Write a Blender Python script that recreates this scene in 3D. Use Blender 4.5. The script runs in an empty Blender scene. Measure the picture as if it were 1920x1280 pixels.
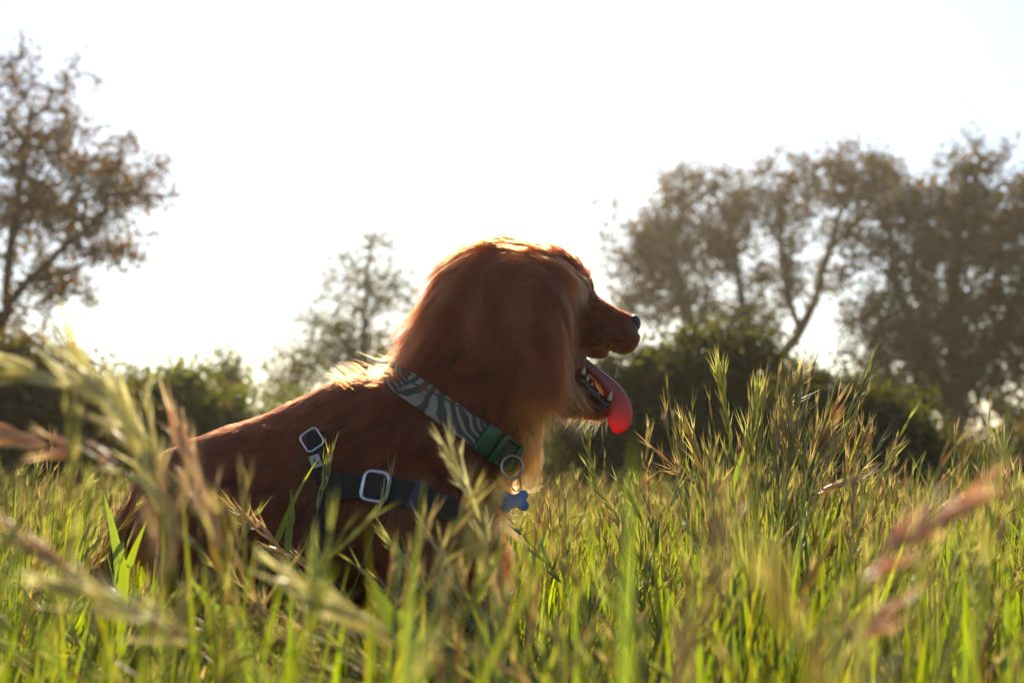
import bpy, math, random
import numpy as np
from mathutils import Vector, kdtree

rng = np.random.default_rng(7)
random.seed(7)
scene = bpy.context.scene
COL = scene.collection

# ------------------------------------------------------------------ camera
LENS, SENSOR = 50.0, 36.0
FPX = LENS / SENSOR * 1920.0
CAM_H = 0.42
PITCH = math.atan(0.09)
cam_d = bpy.data.cameras.new("camera")
cam = bpy.data.objects.new("camera", cam_d)
COL.objects.link(cam)
cam.location = (0, 0, CAM_H)
cam.rotation_euler = (math.pi / 2 + PITCH, 0, 0)
cam_d.lens = LENS
cam_d.sensor_width = SENSOR
cam_d.clip_start = 0.02
cam_d.clip_end = 2000
cam_d.dof.use_dof = True
cam_d.dof.focus_distance = 1.86
cam_d.dof.aperture_fstop = 5.0
scene.camera = cam

# ------------------------------------------------------------------ world, sun, exposure
SUN_AZ = math.radians(-2)      # from +Y towards +X
SUN_EL = math.radians(31)
world = bpy.data.worlds.new("World")
scene.world = world
world.use_nodes = True
wn = world.node_tree
wn.nodes.clear()
sky = wn.nodes.new("ShaderNodeTexSky")
sky.sky_type = 'NISHITA'
sky.sun_disc = False
sky.sun_elevation = SUN_EL
sky.sun_rotation = SUN_AZ
sky.altitude = 100
sky.air_density = 1.0
sky.dust_density = 0.5
sky.ozone_density = 1.0
bg = wn.nodes.new("ShaderNodeBackground")
bg.inputs["Strength"].default_value = 0.078
wo = wn.nodes.new("ShaderNodeOutputWorld")
wn.links.new(sky.outputs[0], bg.inputs[0])
wn.links.new(bg.outputs[0], wo.inputs[0])

sd = bpy.data.lights.new("sun", 'SUN')
sd.energy = 5.0
sd.angle = math.radians(0.6)
sd.color = (1.0, 0.86, 0.66)
sun = bpy.data.objects.new("sun", sd)
COL.objects.link(sun)
to_sun = Vector((math.sin(SUN_AZ) * math.cos(SUN_EL), math.cos(SUN_AZ) * math.cos(SUN_EL), math.sin(SUN_EL)))
sun.rotation_euler = to_sun.to_track_quat('Z', 'Y').to_euler()
sun.location = to_sun * 60

scene.view_settings.view_transform = 'Standard'
scene.view_settings.look = 'None'
scene.view_settings.exposure = 0.95
scene.view_settings.gamma = 1.0
scene.view_settings.use_curve_mapping = False

scene.render.engine = 'CYCLES'
cy = scene.cycles
cy.max_bounces = 10
cy.diffuse_bounces = 4
cy.glossy_bounces = 4
cy.transmission_bounces = 8
cy.transparent_max_bounces = 8
cy.use_denoising = True
cy.denoising_prefilter = 'FAST'
cy.use_adaptive_sampling = False
cy.sample_clamp_indirect = 8.0
cy.volume_step_rate = 4.0

# ------------------------------------------------------------------ helpers
sP, cP = math.sin(PITCH), math.cos(PITCH)


def W(px, py, Y):
    """point on the sight line through a photo position at distance Y"""
    cx = (px - 960.0) / FPX
    cyy = (640.0 - py) / FPX
    dy = cP - cyy * sP
    dz = sP + cyy * cP
    t = Y / dy
    return np.array([cx * t, Y, CAM_H + dz * t])


def ray_dir(px, py):
    cx = (px - 960.0) / FPX
    cyy = (640.0 - py) / FPX
    d = np.array([cx, cP - cyy * sP, sP + cyy * cP])
    return d / np.linalg.norm(d)


def tag(o, label=None, cat=None, group=None, kind=None):
    if label: o["label"] = label
    if cat: o["category"] = cat
    if group: o["group"] = group
    if kind: o["kind"] = kind
    return o


def empty(name, loc, label=None, cat=None, group=None, kind=None):
    o = bpy.data.objects.new(name, None)
    COL.objects.link(o)
    o.location = [float(v) for v in loc]
    o.empty_display_size = 0.05
    return tag(o, label, cat, group, kind)


def mesh_np(name, V, F, mat, parent=None, smooth=True, attr=None, kind=None, uv=None):
    """V (n,3) world coordinates; F list of (m,k) int arrays; attr {name: (n,3)} point colours"""
    V = np.asarray(V, dtype=np.float32)
    if not isinstance(F, list):
        F = [F]
    F = [np.asarray(f, dtype=np.int32) for f in F if len(f)]
    base = np.zeros(3, np.float32)
    if parent is not None:
        b = np.zeros(3)
        p = parent
        while p is not None:
            b += np.array(p.location)
            p = p.parent
        base = b.astype(np.float32)
    me = bpy.data.meshes.new(name)
    me.vertices.add(len(V))
    me.vertices.foreach_set("co", (V - base).ravel())
    nl = sum(f.size for f in F)
    npol = sum(len(f) for f in F)
    me.loops.add(nl)
    me.polygons.add(npol)
    me.loops.foreach_set("vertex_index", np.concatenate([f.ravel() for f in F]))
    tot = np.concatenate([np.full(len(f), f.shape[1], np.int32) for f in F])
    st = np.concatenate([[0], np.cumsum(tot)[:-1]]).astype(np.int32)
    me.polygons.foreach_set("loop_start", st)
    try:
        me.polygons.foreach_set("loop_total", tot)
    except Exception:
        pass
    if smooth:
        me.polygons.foreach_set("use_smooth", np.ones(npol, bool))
    me.update(calc_edges=True)
    if attr:
        for k, c in attr.items():
            a = me.attributes.new(k, 'FLOAT_COLOR', 'POINT')
            cc = np.ones((len(V), 4), np.float32)
            cc[:, :3] = c
            a.data.foreach_set("color", cc.ravel())
    if uv is not None:
        u = me.uv_layers.new(name="UVMap")
        idx = np.concatenate([f.ravel() for f in F])
        u.data.foreach_set("uv", np.asarray(uv, np.float32)[idx].ravel())
    me.materials.append(mat)
    o = bpy.data.objects.new(name, me)
    COL.objects.link(o)
    if parent is not None:
        o.parent = parent
    if kind:
        o["kind"] = kind
    return o


def new_mat(name):
    m = bpy.data.materials.new(name)
    m.use_nodes = True
    nt = m.node_tree
    nt.nodes.clear()
    out = nt.nodes.new("ShaderNodeOutputMaterial")
    return m, nt, out


def mat_simple(name, col, rough=0.5, metal=0.0, noise=0.12, scale=60.0, bump=0.0, spec=0.5):
    m, nt, out = new_mat(name)
    p = nt.nodes.new("ShaderNodeBsdfPrincipled")
    p.inputs["Roughness"].default_value = rough
    p.inputs["Metallic"].default_value = metal
    p.inputs["Specular IOR Level"].default_value = spec
    tc = nt.nodes.new("ShaderNodeTexCoord")
    n = nt.nodes.new("ShaderNodeTexNoise")
    n.inputs["Scale"].default_value = scale
    n.inputs["Detail"].default_value = 5
    nt.links.new(tc.outputs["Object"], n.inputs["Vector"])
    r = nt.nodes.new("ShaderNodeMapRange")
    r.inputs["To Min"].default_value = 1 - noise
    r.inputs["To Max"].default_value = 1 + noise
    nt.links.new(n.outputs["Fac"], r.inputs["Value"])
    v = nt.nodes.new("ShaderNodeVectorMath")
    v.operation = 'SCALE'
    v.inputs[0].default_value = col
    nt.links.new(r.outputs[0], v.inputs["Scale"])
    nt.links.new(v.outputs[0], p.inputs["Base Color"])
    if bump:
        b = nt.nodes.new("ShaderNodeBump")
        b.inputs["Strength"].default_value = bump
        b.inputs["Distance"].default_value = 0.001
        nt.links.new(n.outputs["Fac"], b.inputs["Height"])
        nt.links.new(b.outputs[0], p.inputs["Normal"])
    nt.links.new(p.outputs[0], out.inputs[0])
    return m


def mat_leaf(name, trans=0.5, gloss=0.08, rough=0.35, tint=(1.0, 1.0, 1.0)):
    """plant tissue: reflects its own colour, lets a yellower light through"""
    m, nt, out = new_mat(name)
    a = nt.nodes.new("ShaderNodeAttribute")
    a.attribute_name = "Col"
    d = nt.nodes.new("ShaderNodeBsdfDiffuse")
    t = nt.nodes.new("ShaderNodeBsdfTranslucent")
    g = nt.nodes.new("ShaderNodeBsdfGlossy")
    g.inputs["Roughness"].default_value = rough
    g.inputs["Color"].default_value = (0.9, 0.9, 0.9, 1)
    nt.links.new(a.outputs["Color"], d.inputs["Color"])
    tm = nt.nodes.new("ShaderNodeVectorMath")
    tm.operation = 'MULTIPLY'
    tm.inputs[1].default_value = tint
    nt.links.new(a.outputs["Color"], tm.inputs[0])
    nt.links.new(tm.outputs[0], t.inputs["Color"])
    m1 = nt.nodes.new("ShaderNodeMixShader")
    m1.inputs[0].default_value = trans
    nt.links.new(d.outputs[0], m1.inputs[1])
    nt.links.new(t.outputs[0], m1.inputs[2])
    m2 = nt.nodes.new("ShaderNodeMixShader")
    m2.inputs[0].default_value = gloss
    nt.links.new(m1.outputs[0], m2.inputs[1])
    nt.links.new(g.outputs[0], m2.inputs[2])
    nt.links.new(m2.outputs[0], out.inputs[0])
    return m


def norm(v):
    return v / np.maximum(np.linalg.norm(v, axis=-1, keepdims=True), 1e-9)


def tube_np(pts, rad, k=6, cap=True):
    """one tube through pts; returns V, quads"""
    pts = np.asarray(pts, float)
    n = len(pts)
    rad = np.broadcast_to(rad, (n,)).astype(float)
    tg = norm(np.gradient(pts, axis=0))
    ref = np.array([0.0, 0, 1]) if abs(tg[0][2]) < 0.9 else np.array([1.0, 0, 0])
    V = []
    s = norm(np.cross(tg[0], ref))
    for i in range(n):
        s = norm(s - tg[i] * np.dot(s, tg[i]))
        b = np.cross(tg[i], s)
        for j in range(k):
            a = 2 * math.pi * j / k
            V.append(pts[i] + rad[i] * (math.cos(a) * s + math.sin(a) * b))
    V = np.array(V)
    i = np.arange(n - 1)[:, None] * k
    j = np.arange(k)[None, :]
    j2 = (j + 1) % k
    Q = np.stack([i + j, i + j2, i + k + j2, i + k + j], -1).reshape(-1, 4)
    if cap:
        V = np.vstack([V, pts[0], pts[-1]])
        c0, c1 = n * k, n * k + 1
        jj = np.arange(k)
        Q = np.vstack([Q, np.stack([np.full(k, c0), (jj + 1) % k, jj, jj * 0 + c0], -1)[:, :4],
                       np.stack([np.full(k, c1), (n - 1) * k + jj, (n - 1) * k + (jj + 1) % k, jj * 0 + c1], -1)])
        tri = Q[-2 * k:, :3]
        return V, [Q[:-2 * k], tri]
    return V, [Q]


def spline(P, n):
    """Catmull-Rom through P, n samples"""
    P = np.asarray(P, float)
    P = np.vstack([2 * P[0] - P[1], P, 2 * P[-1] - P[-2]])
    m = len(P) - 3
    out = []
    for u in np.linspace(0, m, n):
        i = min(int(u), m - 1)
        t = u - i
        a, b, c, d = P[i:i + 4]
        out.append(0.5 * ((2 * b) + (c - a) * t + (2 * a - 5 * b + 4 * c - d) * t * t + (3 * b - a - 3 * c + d) * t ** 3))
    return np.array(out)


def join(parts):
    """list of (V, [F..]) -> V, [F]"""
    V, groups, off = [], {}, 0
    for v, fs in parts:
        for f in fs:
            f = np.asarray(f)
            if len(f):
                groups.setdefault(f.shape[1], []).append(f + off)
        V.append(v)
        off += len(v)
    return np.vstack(V), [np.vstack(g) for g in groups.values()]


# ------------------------------------------------------------------ ground
def mat_ground():
    m, nt, out = new_mat("meadow_soil")
    p = nt.nodes.new("ShaderNodeBsdfPrincipled")
    p.inputs["Roughness"].default_value = 0.95
    tc = nt.nodes.new("ShaderNodeTexCoord")
    n = nt.nodes.new("ShaderNodeTexNoise")
    n.inputs["Scale"].default_value = 0.8
    n.inputs["Detail"].default_value = 10
    n.inputs["Roughness"].default_value = 0.7
    r = nt.nodes.new("ShaderNodeValToRGB")
    r.color_ramp.elements[0].position = 0.3
    r.color_ramp.elements[0].color = (0.05, 0.055, 0.02, 1)
    r.color_ramp.elements[1].position = 0.7
    r.color_ramp.elements[1].color = (0.13, 0.11, 0.05, 1)
    nt.links.new(tc.outputs["Object"], n.inputs["Vector"])
    nt.links.new(n.outputs["Fac"], r.inputs[0])
    nt.links.new(r.outputs[0], p.inputs["Base Color"])
    nt.links.new(p.outputs[0], out.inputs[0])
    return m


def build_ground():
    g = 400.0
    n = 60
    xs = np.sign(np.linspace(-1, 1, n)) * np.abs(np.linspace(-1, 1, n)) ** 3 * g
    ys = xs + 0
    X, Y = np.meshgrid(xs, ys, indexing='ij')
    Z = 0.012 * np.sin(X * 1.7) * np.cos(Y * 1.3) - 0.012
    V = np.stack([X, Y, Z], -1).reshape(-1, 3)
    i = np.arange(n - 1)[:, None] * n + np.arange(n - 1)[None, :]
    i = i.ravel()
    F = np.stack([i, i + n, i + n + 1, i + 1], -1)
    o = mesh_np("ground", V, F, mat_ground())
    tag(o, kind="structure")


build_ground()

# ------------------------------------------------------------------ trees and shrubs
M_bark = mat_simple("bark", (0.10, 0.075, 0.05), 0.9, noise=0.5, scale=14, bump=0.6)
M_leaf = mat_leaf("tree_leaf", 0.45, 0.015, 0.45, (1.55, 1.05, 0.32))
M_shrub = mat_leaf("shrub_leaf", 0.5, 0.03, 0.35, (1.35, 1.2, 0.4))


def leaves_np(C, size, aspect, r, updir=0.0):
    """one folded leaf (two triangles) per centre"""
    n = len(C)
    d = norm(r.normal(size=(n, 3)) + np.array([0, 0, -0.35]))
    u = norm(r.normal(size=(n, 3)))
    s = norm(np.cross(d, u))
    L = size * r.uniform(0.6, 1.35, (n, 1))
    w = L * aspect
    nn = np.cross(d, s) * w * 0.25
    V = np.stack([C, C + d * L * 0.45 + s * w * .5 + nn, C + d * L, C + d * L * 0.45 - s * w * .5 + nn], 1).reshape(-1, 3)
    i = np.arange(n) * 4
    F = np.vstack([np.stack([i, i + 1, i + 2], -1), np.stack([i, i + 2, i + 3], -1)])
    return V, F


def skeleton(limbs, targets, r, step):
    """limbs: list of polylines; every target is joined to the nearest earlier node"""
    pos, par = [], []
    for pl in limbs:
        pl = np.asarray(pl, float)
        m = max(4, int(np.linalg.norm(np.diff(pl, axis=0), axis=1).sum() / step))
        sp = spline(pl, m)
        if pos:
            dd = np.linalg.norm(np.array(pos) - sp[0], axis=1)
            last = int(dd.argmin())
            if dd[last] > step * 3:
                last = -1
        else:
            last = -1
        for q in sp:
            pos.append(q + r.normal(size=3) * step * 0.06)
            par.append(last)
            last = len(pos) - 1
    A = np.zeros((len(pos) + len(targets) * 14, 3))
    A[:len(pos)] = pos
    na = len(pos)
    base = A[0].copy()
    dist = np.linalg.norm(A[:na][None] - targets[:, None], axis=2).min(1)
    tips = []
    for ti in np.argsort(dist):
        q = targets[ti]
        d = np.linalg.norm(A[:na] - q, axis=1) + 0.25 * np.maximum(0, A[:na, 2] - q[2])
        k = int(d.argmin())
        L = np.linalg.norm(A[k] - q)
        m = int(min(12, max(1, round(L / step))))
        last = k
        a0 = A[k].copy()
        for j in range(1, m + 1):
            t = j / m
            p = a0 + (q - a0) * t + np.array([0, 0, 0.12 * L * math.sin(math.pi * t)])
            if j < m:
                p = p + r.normal(size=3) * step * 0.12
            A[na] = p
            par.append(last)
            last = na
            na += 1
        tips.append(last)
    return A[:na], np.array(par), np.array(tips)


def skeleton_mesh(A, par, rtip, rbase, k=5):
    n = len(A)
    w = np.zeros(n)
    w[:] = 0
    ch = np.zeros(n, int)
    for i in range(n):
        if par[i] >= 0:
            ch[par[i]] += 1
    w[ch == 0] = 1.0
    for i in range(n - 1, -1, -1):
        if par[i] >= 0:
            w[par[i]] += w[i]
    wm = w.max()
    R = rtip + (rbase - rtip) * (w / wm) ** 0.5
    sel = np.where(par >= 0)[0]
    a, b = A[par[sel]], A[sel]
    ra, rb = np.minimum(R[par[sel]], R[sel] * 1.6), R[sel]
    d = norm(b - a)
    ref = np.where(np.abs(d[:, 2:3]) > 0.9, np.array([[1.0, 0, 0]]), np.array([[0, 0, 1.0]]))
    s = norm(np.cross(d, ref))
    t = np.cross(d, s)
    ang = np.arange(k) * 2 * math.pi / k
    ring = np.cos(ang)[None, :, None] * s[:, None] + np.sin(ang)[None, :, None] * t[:, None]
    V = np.concatenate([a[:, None] - d[:, None] * ra[:, None, None] * .3 + ring * ra[:, None, None],
                        b[:, None] + d[:, None] * rb[:, None, None] * .3 + ring * rb[:, None, None]], 1)
    V = V.reshape(-1, 3)
    i = np.arange(len(sel))[:, None] * 2 * k
    j = np.arange(k)[None]
    j2 = (j + 1) % k
    F = np.stack([i + j, i + j2, i + k + j2, i + k + j], -1).reshape(-1, 4)
    return V, F


def leaf_colors(n, base, var, r, rep):
    pal = np.asarray(base, float)
    k = r.integers(0, len(pal), n)
    c = pal[k] * r.uniform(1 - var, 1 + var, (n, 1))
    return np.repeat(c, rep, 0)


def plant(name, limbs_px, blobs, Y, label, cat, group, pal, n_leaf, leaf, aspect=0.5, seed=1, per=30, spread=None,
          rbase=0.14, rtip=0.006, depth=1.0, mat=None, crown_name="crown", stem_name="trunk", step=0.35, leaf_up=None):
    """limbs_px: polylines of (px, py, depth offset); blobs: (px, py, radius_x, radius_y, weight, depth offset)"""
    r = np.random.default_rng(seed)
    sc = Y / FPX
    limbs = [[W(p[0], p[1], Y + (p[2] if len(p) > 2 else 0)) for p in pl] for pl in limbs_px]
    # roots reach the ground
    b0 = limbs[0][0].copy()
    b0[2] = -0.03
    limbs[0].insert(0, b0)
    nt_ = int(n_leaf / per)
    wts = np.array([b[4] for b in blobs], float)
    wts /= wts.sum()
    T = []
    for b, wt in zip(blobs, wts):
        m = int(nt_ * wt) + 1
        u = norm(r.normal(size=(m, 3))) * (r.uniform(0, 1, (m, 1)) ** 0.36) * r.gamma(30, 1 / 30, (m, 1)) ** 2
        c = W(b[0], b[1], Y + b[5])
        T.append(c + u * np.array([b[2] * sc, (b[2] + b[3]) * 0.5 * sc * depth, b[3] * sc]))
    T = np.vstack(T)
    T = T[T[:, 2] > 0.08]
    A, par, tips = skeleton(limbs, T, r, step)
    root = empty(name, (limbs[0][0][0], limbs[0][0][1], 0), label, cat, group)
    V, F = skeleton_mesh(A, par, rtip, rbase)
    mesh_np(stem_name, V, F, M_bark, root)
    # leaves gather round the twig ends and the last stretch of each twig
    ends = A[tips]
    prev = A[np.maximum(par[tips], 0)]
    cnt = r.poisson(per * r.gamma(2.2, 1 / 2.2, len(tips)))
    idx = np.repeat(np.arange(len(tips)), cnt)
    s0 = spread if spread else 0.2
    f = r.uniform(0, 1, (len(idx), 1)) ** 0.6
    C = prev[idx] * (1 - f) + ends[idx] * f + r.normal(size=(len(idx), 3)) * s0 * r.uniform(0.3, 1.0, (len(idx), 1))
    C = C[C[:, 2] > 0.02]
    Vl, Fl = leaves_np(C, leaf, aspect, r)
    cl = leaf_colors(len(C), pal, 0.3, r, 4)
    o = mesh_np(crown_name, Vl, Fl, mat or M_leaf, root, smooth=False, attr={"Col": cl}, kind="stuff")
    return root


OLIVE = [(0.095, 0.115, 0.02), (0.105, 0.095, 0.020), (0.13, 0.115, 0.022), (0.155, 0.10, 0.03), (0.085, 0.085, 0.018)]
BROWN = [(0.155, 0.105, 0.032), (0.12, 0.105, 0.026), (0.175, 0.11, 0.04), (0.10, 0.092, 0.022)]
GREEN = [(0.14, 0.175, 0.026), (0.18, 0.20, 0.03), (0.11, 0.15, 0.026), (0.15, 0.135, 0.034)]
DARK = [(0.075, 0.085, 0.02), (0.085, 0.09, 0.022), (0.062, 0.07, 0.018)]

TREES = "trees at the edge of the meadow"
SHRUBS = "shrubs along the edge of the meadow"


def build_trees():
    plant("spreading_tree",
          [[(-60, 860), (-40, 720), (0, 610), (45, 535), (120, 470), (200, 400)],
           [(-40, 700), (-90, 560), (-120, 420), (-100, 260)],
           [(10, 590), (20, 470), (40, 330), (60, 200)],
           [(60, 525), (150, 500), (240, 455)]],
          [(90, 390, 150, 75, 2.2, 0), (-60, 400, 160, 110, 1.8, .3), (230, 350, 90, 55, .8, 0), (60, 270, 100, 80, 1.0, 0),
           (120, 210, 45, 75, .4, 0), (30, 140, 40, 70, .3, 0), (-60, 230, 90, 130, .8, 0), (160, 290, 90, 45, .5, .5),
           (190, 470, 85, 30, .4, 0), (60, 545, 80, 55, .5, 0), (10, 620, 50, 40, .2, 0), (130, 530, 60, 35, .3, 0), (285, 370, 50, 22, .16, 0), (-140, 500, 120, 90, .5, 0), (235, 260, 30, 20, .12, 0)],
          17.0, "leaning tree with open brownish crown at the picture's left side", "tree", TREES, BROWN,
          13500, 0.075, .5, seed=11, per=18, spread=.16, rbase=.085, step=.3)
    plant("slender_tree",
          [[(690, 850), (685, 720), (680, 600), (690, 500), (700, 450)],
           [(685, 700), (640, 640), (590, 590)], [(682, 620), (720, 550), (750, 500)], [(688, 800), (560, 740), (500, 690), (460, 600)]],
          [(690, 480, 60, 45, .5, 0), (700, 560, 70, 70, 1.0, 0), (640, 620, 70, 50, .8, 0), (600, 670, 80, 45, 1.0, 0),
           (690, 660, 80, 50, 1.2, 0), (570, 600, 45, 22, .25, 0), (760, 560, 40, 60, .5, 0), (560, 700, 60, 60, 1.0, 0), (520, 740, 50, 50, .7, 0), (700, 450, 30, 25, .12, 0), (640, 540, 50, 60, .4, 0)],
          24.0, "slender airy young tree rising behind the dog's neck and back", "tree", TREES, GREEN,
          6500, 0.08, .5, seed=12, per=8, spread=.26, rbase=.08, step=.35)
    plant("forked_tree",
          [[(1440, 930), (1442, 800), (1440, 690), (1475, 655), (1520, 590), (1545, 500), (1580, 400), (1600, 340)],
           [(1440, 700), (1415, 650), (1395, 570), (1380, 480), (1370, 400)],
           [(1430, 780), (1340, 690), (1300, 620), (1270, 520), (1250, 430)],
           [(1500, 620), (1470, 520), (1460, 420), (1480, 330)],
           [(1560, 460), (1620, 400), (1660, 340)]],
          [(1250, 460, 95, 75, 1.9, 0), (1350, 470, 70, 80, 1.5, .4), (1280, 560, 90, 60, 1.5, 0), (1200, 470, 60, 70, .6, 0),
           (1270, 380, 70, 50, .7, 0), (1390, 390, 80, 60, 1.0, 0), (1200, 520, 70, 70, .7, 0), (1470, 400, 80, 75, 1.2, 0), (1550, 345, 90, 50, 1.0, 0), (1620, 350, 60, 60, .7, 0),
           (1470, 520, 70, 60, 1.0, -.4), (1400, 600, 80, 50, .9, 0), (1330, 650, 80, 40, .8, 0), (1180, 570, 50, 50, .5, 0), (1420, 330, 80, 50, .35, 0), (1330, 320, 60, 30, .2, 0), (1650, 330, 55, 60, .7, 0), (1580, 300, 60, 25, .3, 0), (1600, 420, 50, 60, .5, 0), (1560, 520, 50, 50, .3, 0)],
          27.0, "forked tree with sky showing between its bare limbs, directly beyond the dog's nose", "tree", TREES, OLIVE,
          25000, 0.10, .5, seed=13, per=20, spread=.22, rbase=.16, step=.4)
    plant("broad_tree",
          [[(1790, 950), (1788, 850), (1785, 700), (1790, 560), (1800, 430), (1815, 320)],
           [(1785, 760), (1720, 640), (1680, 520), (1670, 420)],
           [(1790, 740), (1880, 620), (1930, 500), (1940, 400)],
           [(1790, 830), (1700, 770), (1640, 720)]],
          [(1820, 400, 110, 90, 2, 0), (1740, 470, 110, 90, 2, .3), (1880, 480, 110, 110, 2, 0), (1780, 580, 150, 90, 2.6, 0),
           (1700, 660, 110, 80, 1.8, -.3), (1860, 660, 130, 90, 2.2, 0), (1640, 600, 60, 80, .7, 0), (1820, 310, 70, 50, .45, 0), (1650, 740, 70, 60, .8, 0),
           (1780, 740, 120, 60, 1.4, 0), (1700, 380, 70, 60, .7, 0), (1930, 380, 60, 70, .6, 0), (1620, 480, 50, 60, .3, 0), (1960, 600, 100, 150, 1.6, 0), (1900, 790, 90, 50, .5, 0)],
          25.0, "broad dense tree with dark upright trunk at the picture's right side", "tree", TREES, OLIVE,
          33000, 0.105, .52, seed=14, per=22, spread=.23, rbase=.24, step=.4)
    # saplings and shrubs
    plant("sapling", [[(420, 860), (425, 780), (430, 700), (432, 670)]],
          [(425, 720, 30, 55, 1, 0), (400, 770, 50, 40, 1, 0)],
          21.0, "small upright sapling above the green bush behind the dog's rump", "tree", TREES, GREEN, 1800, .1, .5, seed=15, per=12, spread=.14,
          rbase=.03, step=.25, mat=M_shrub)
    S = dict(crown_name="foliage", stem_name="stem", mat=M_shrub, rbase=.035, rtip=.004)
    plant("leafy_shrub", [[(330, 930), (320, 840), (300, 760)], [(335, 930), (390, 850), (410, 780)], [(325, 930), (260, 850), (245, 770)]],
          [(290, 770, 75, 65, 2, 0), (400, 790, 75, 60, 1.7, 0), (235, 770, 45, 55, .8, 0), (340, 725, 50, 40, .5, 0), (330, 850, 160, 55, 2.4, 0), (480, 830, 80, 70, 1.5, 0)],
          10.5, "sunlit green bush just above the dog's rump", "shrub", SHRUBS, GREEN, 15000, .055, .55, seed=21, per=22, spread=.12, step=.2, **S)
    plant("leafy_shrub", [[(60, 940), (50, 830), (30, 730)], [(70, 940), (130, 850), (160, 760)], [(50, 940), (-40, 850), (-60, 740)]],
          [(40, 730, 120, 95, 2.5, 0), (130, 790, 90, 80, 2, 0), (-60, 760, 120, 120, 2, 0), (20, 665, 55, 35, .5, 0), (70, 870, 170, 60, 2.2, 0)],
          9.5, "brownish bush under the leaning tree, behind the blurred grass heads", "shrub", SHRUBS, [(0.14, 0.115, 0.033), (.17, .11, .045), (.11, .11, .03)], 20000, .05, .55, seed=22, per=24, spread=.11, step=.2, **S)
    plant("leafy_shrub", [[(1270, 950), (1260, 830), (1250, 720)], [(1280, 950), (1350, 830), (1370, 720)], [(1260, 950), (1170, 830), (1150, 740)]],
          [(1190, 720, 95, 65, 1.8, 0), (1300, 700, 110, 70, 2.2, 0), (1400, 725, 85, 85, 2.4, 0), (1450, 760, 60, 60, 1.4, 0), (1110, 790, 90, 80, 2, 0), (1270, 840, 210, 90, 5, 0), (1330, 650, 60, 30, .4, 0)],
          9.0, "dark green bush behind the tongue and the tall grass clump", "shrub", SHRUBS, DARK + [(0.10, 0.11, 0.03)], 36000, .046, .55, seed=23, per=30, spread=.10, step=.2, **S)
    plant("leafy_shrub", [[(1600, 970), (1590, 880), (1550, 770)], [(1610, 970), (1670, 880), (1690, 810)]],
          [(1520, 775, 60, 60, 1.5, 0), (1590, 795, 90, 75, 2.4, 0), (1680, 840, 95, 85, 2.4, 0), (1590, 905, 190, 60, 3, 0)],
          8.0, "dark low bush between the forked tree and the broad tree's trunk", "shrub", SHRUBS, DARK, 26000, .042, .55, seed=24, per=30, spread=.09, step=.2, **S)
    plant("leafy_shrub", [[(1880, 960), (1880, 880), (1860, 830)], [(1890, 960), (1940, 880)]],
          [(1870, 890, 100, 55, 2, 0), (1970, 870, 100, 90, 2.4, 0), (1780, 915, 70, 38, 1.2, 0)],
          11.0, "low yellowish bush at the foot of the broad tree", "shrub", SHRUBS, [(0.13, 0.115, 0.035), (.10, .095, .03)], 14000, .055, .55, seed=25, per=26, spread=.12, step=.2, **S)
    plant("leafy_shrub", [[(760, 950), (760, 860), (740, 800)], [(770, 950), (850, 860), (880, 800)], [(755, 950), (640, 850), (610, 790)]],
          [(600, 790, 120, 65, 2, 0), (760, 780, 120, 75, 2, 0), (900, 790, 120, 75, 2, 0), (760, 870, 280, 60, 3, 0), (1030, 810, 90, 85, 2, 0)],
          12.0, "wide green bush hidden mostly by the dog's back and neck", "shrub", SHRUBS, GREEN, 16000, .06, .55, seed=26, per=26, spread=.13, step=.22, **S)


def build_far_wood():
    """a far belt of scrub that closes the horizon: read as one mass"""
    r = np.random.default_rng(5)
    n = 26000
    ang = r.uniform(-1.25, 1.25, n)
    R = r.uniform(58, 75, n)
    x = R * np.sin(ang)
    y = R * np.cos(ang)
    top = 2.0 + 0.7 * np.sin(ang * 37) + 0.5 * np.sin(ang * 91 + 1) + 0.4 * np.sin(ang * 171)
    z = r.uniform(0, 1, n) ** 0.8 * top
    V, F = leaves_np(np.stack([x, y, z], -1), 0.5, .6, r)
    o = mesh_np("woodland", V, F, M_leaf, smooth=False, attr={"Col": leaf_colors(n, OLIVE, .3, r, 4)})
    tag(o, kind="stuff")


build_trees()
build_far_wood()


def build_veil():  # thin warm volume added to stand in for the sun's veiling glare
    x, y0, y1, z0, z1 = 410.0, -410.0, 410.0, -1.0, 11.0
    V = [(a, b, c) for a in (-x, x) for b in (y0, y1) for c in (z0, z1)]
    F = [(0, 1, 3, 2), (4, 6, 7, 5), (0, 4, 5, 1), (2, 3, 7, 6), (0, 2, 6, 4), (1, 5, 7, 3)]
    m, nt, out = new_mat("veiling_haze")
    v = nt.nodes.new("ShaderNodeVolumePrincipled")
    v.inputs["Color"].default_value = (0.98, 0.86, 0.70, 1)
    v.inputs["Density"].default_value = VEIL_DENSITY
    v.inputs["Anisotropy"].default_value = 0.72
    nt.links.new(v.outputs[0], out.inputs["Volume"])
    o = mesh_np("glare_veil", V, np.array(F), m, smooth=False)
    tag(o, kind="stuff")


VEIL_DENSITY = 0.0011
build_veil()

# ------------------------------------------------------------------ the dog: one smooth body
DY = 1.95          # distance of the dog's middle plane
PX = DY / FPX      # metres per photo pixel there


def D(px, py, d=0.0):
    return W(px, py, DY + d)


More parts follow.
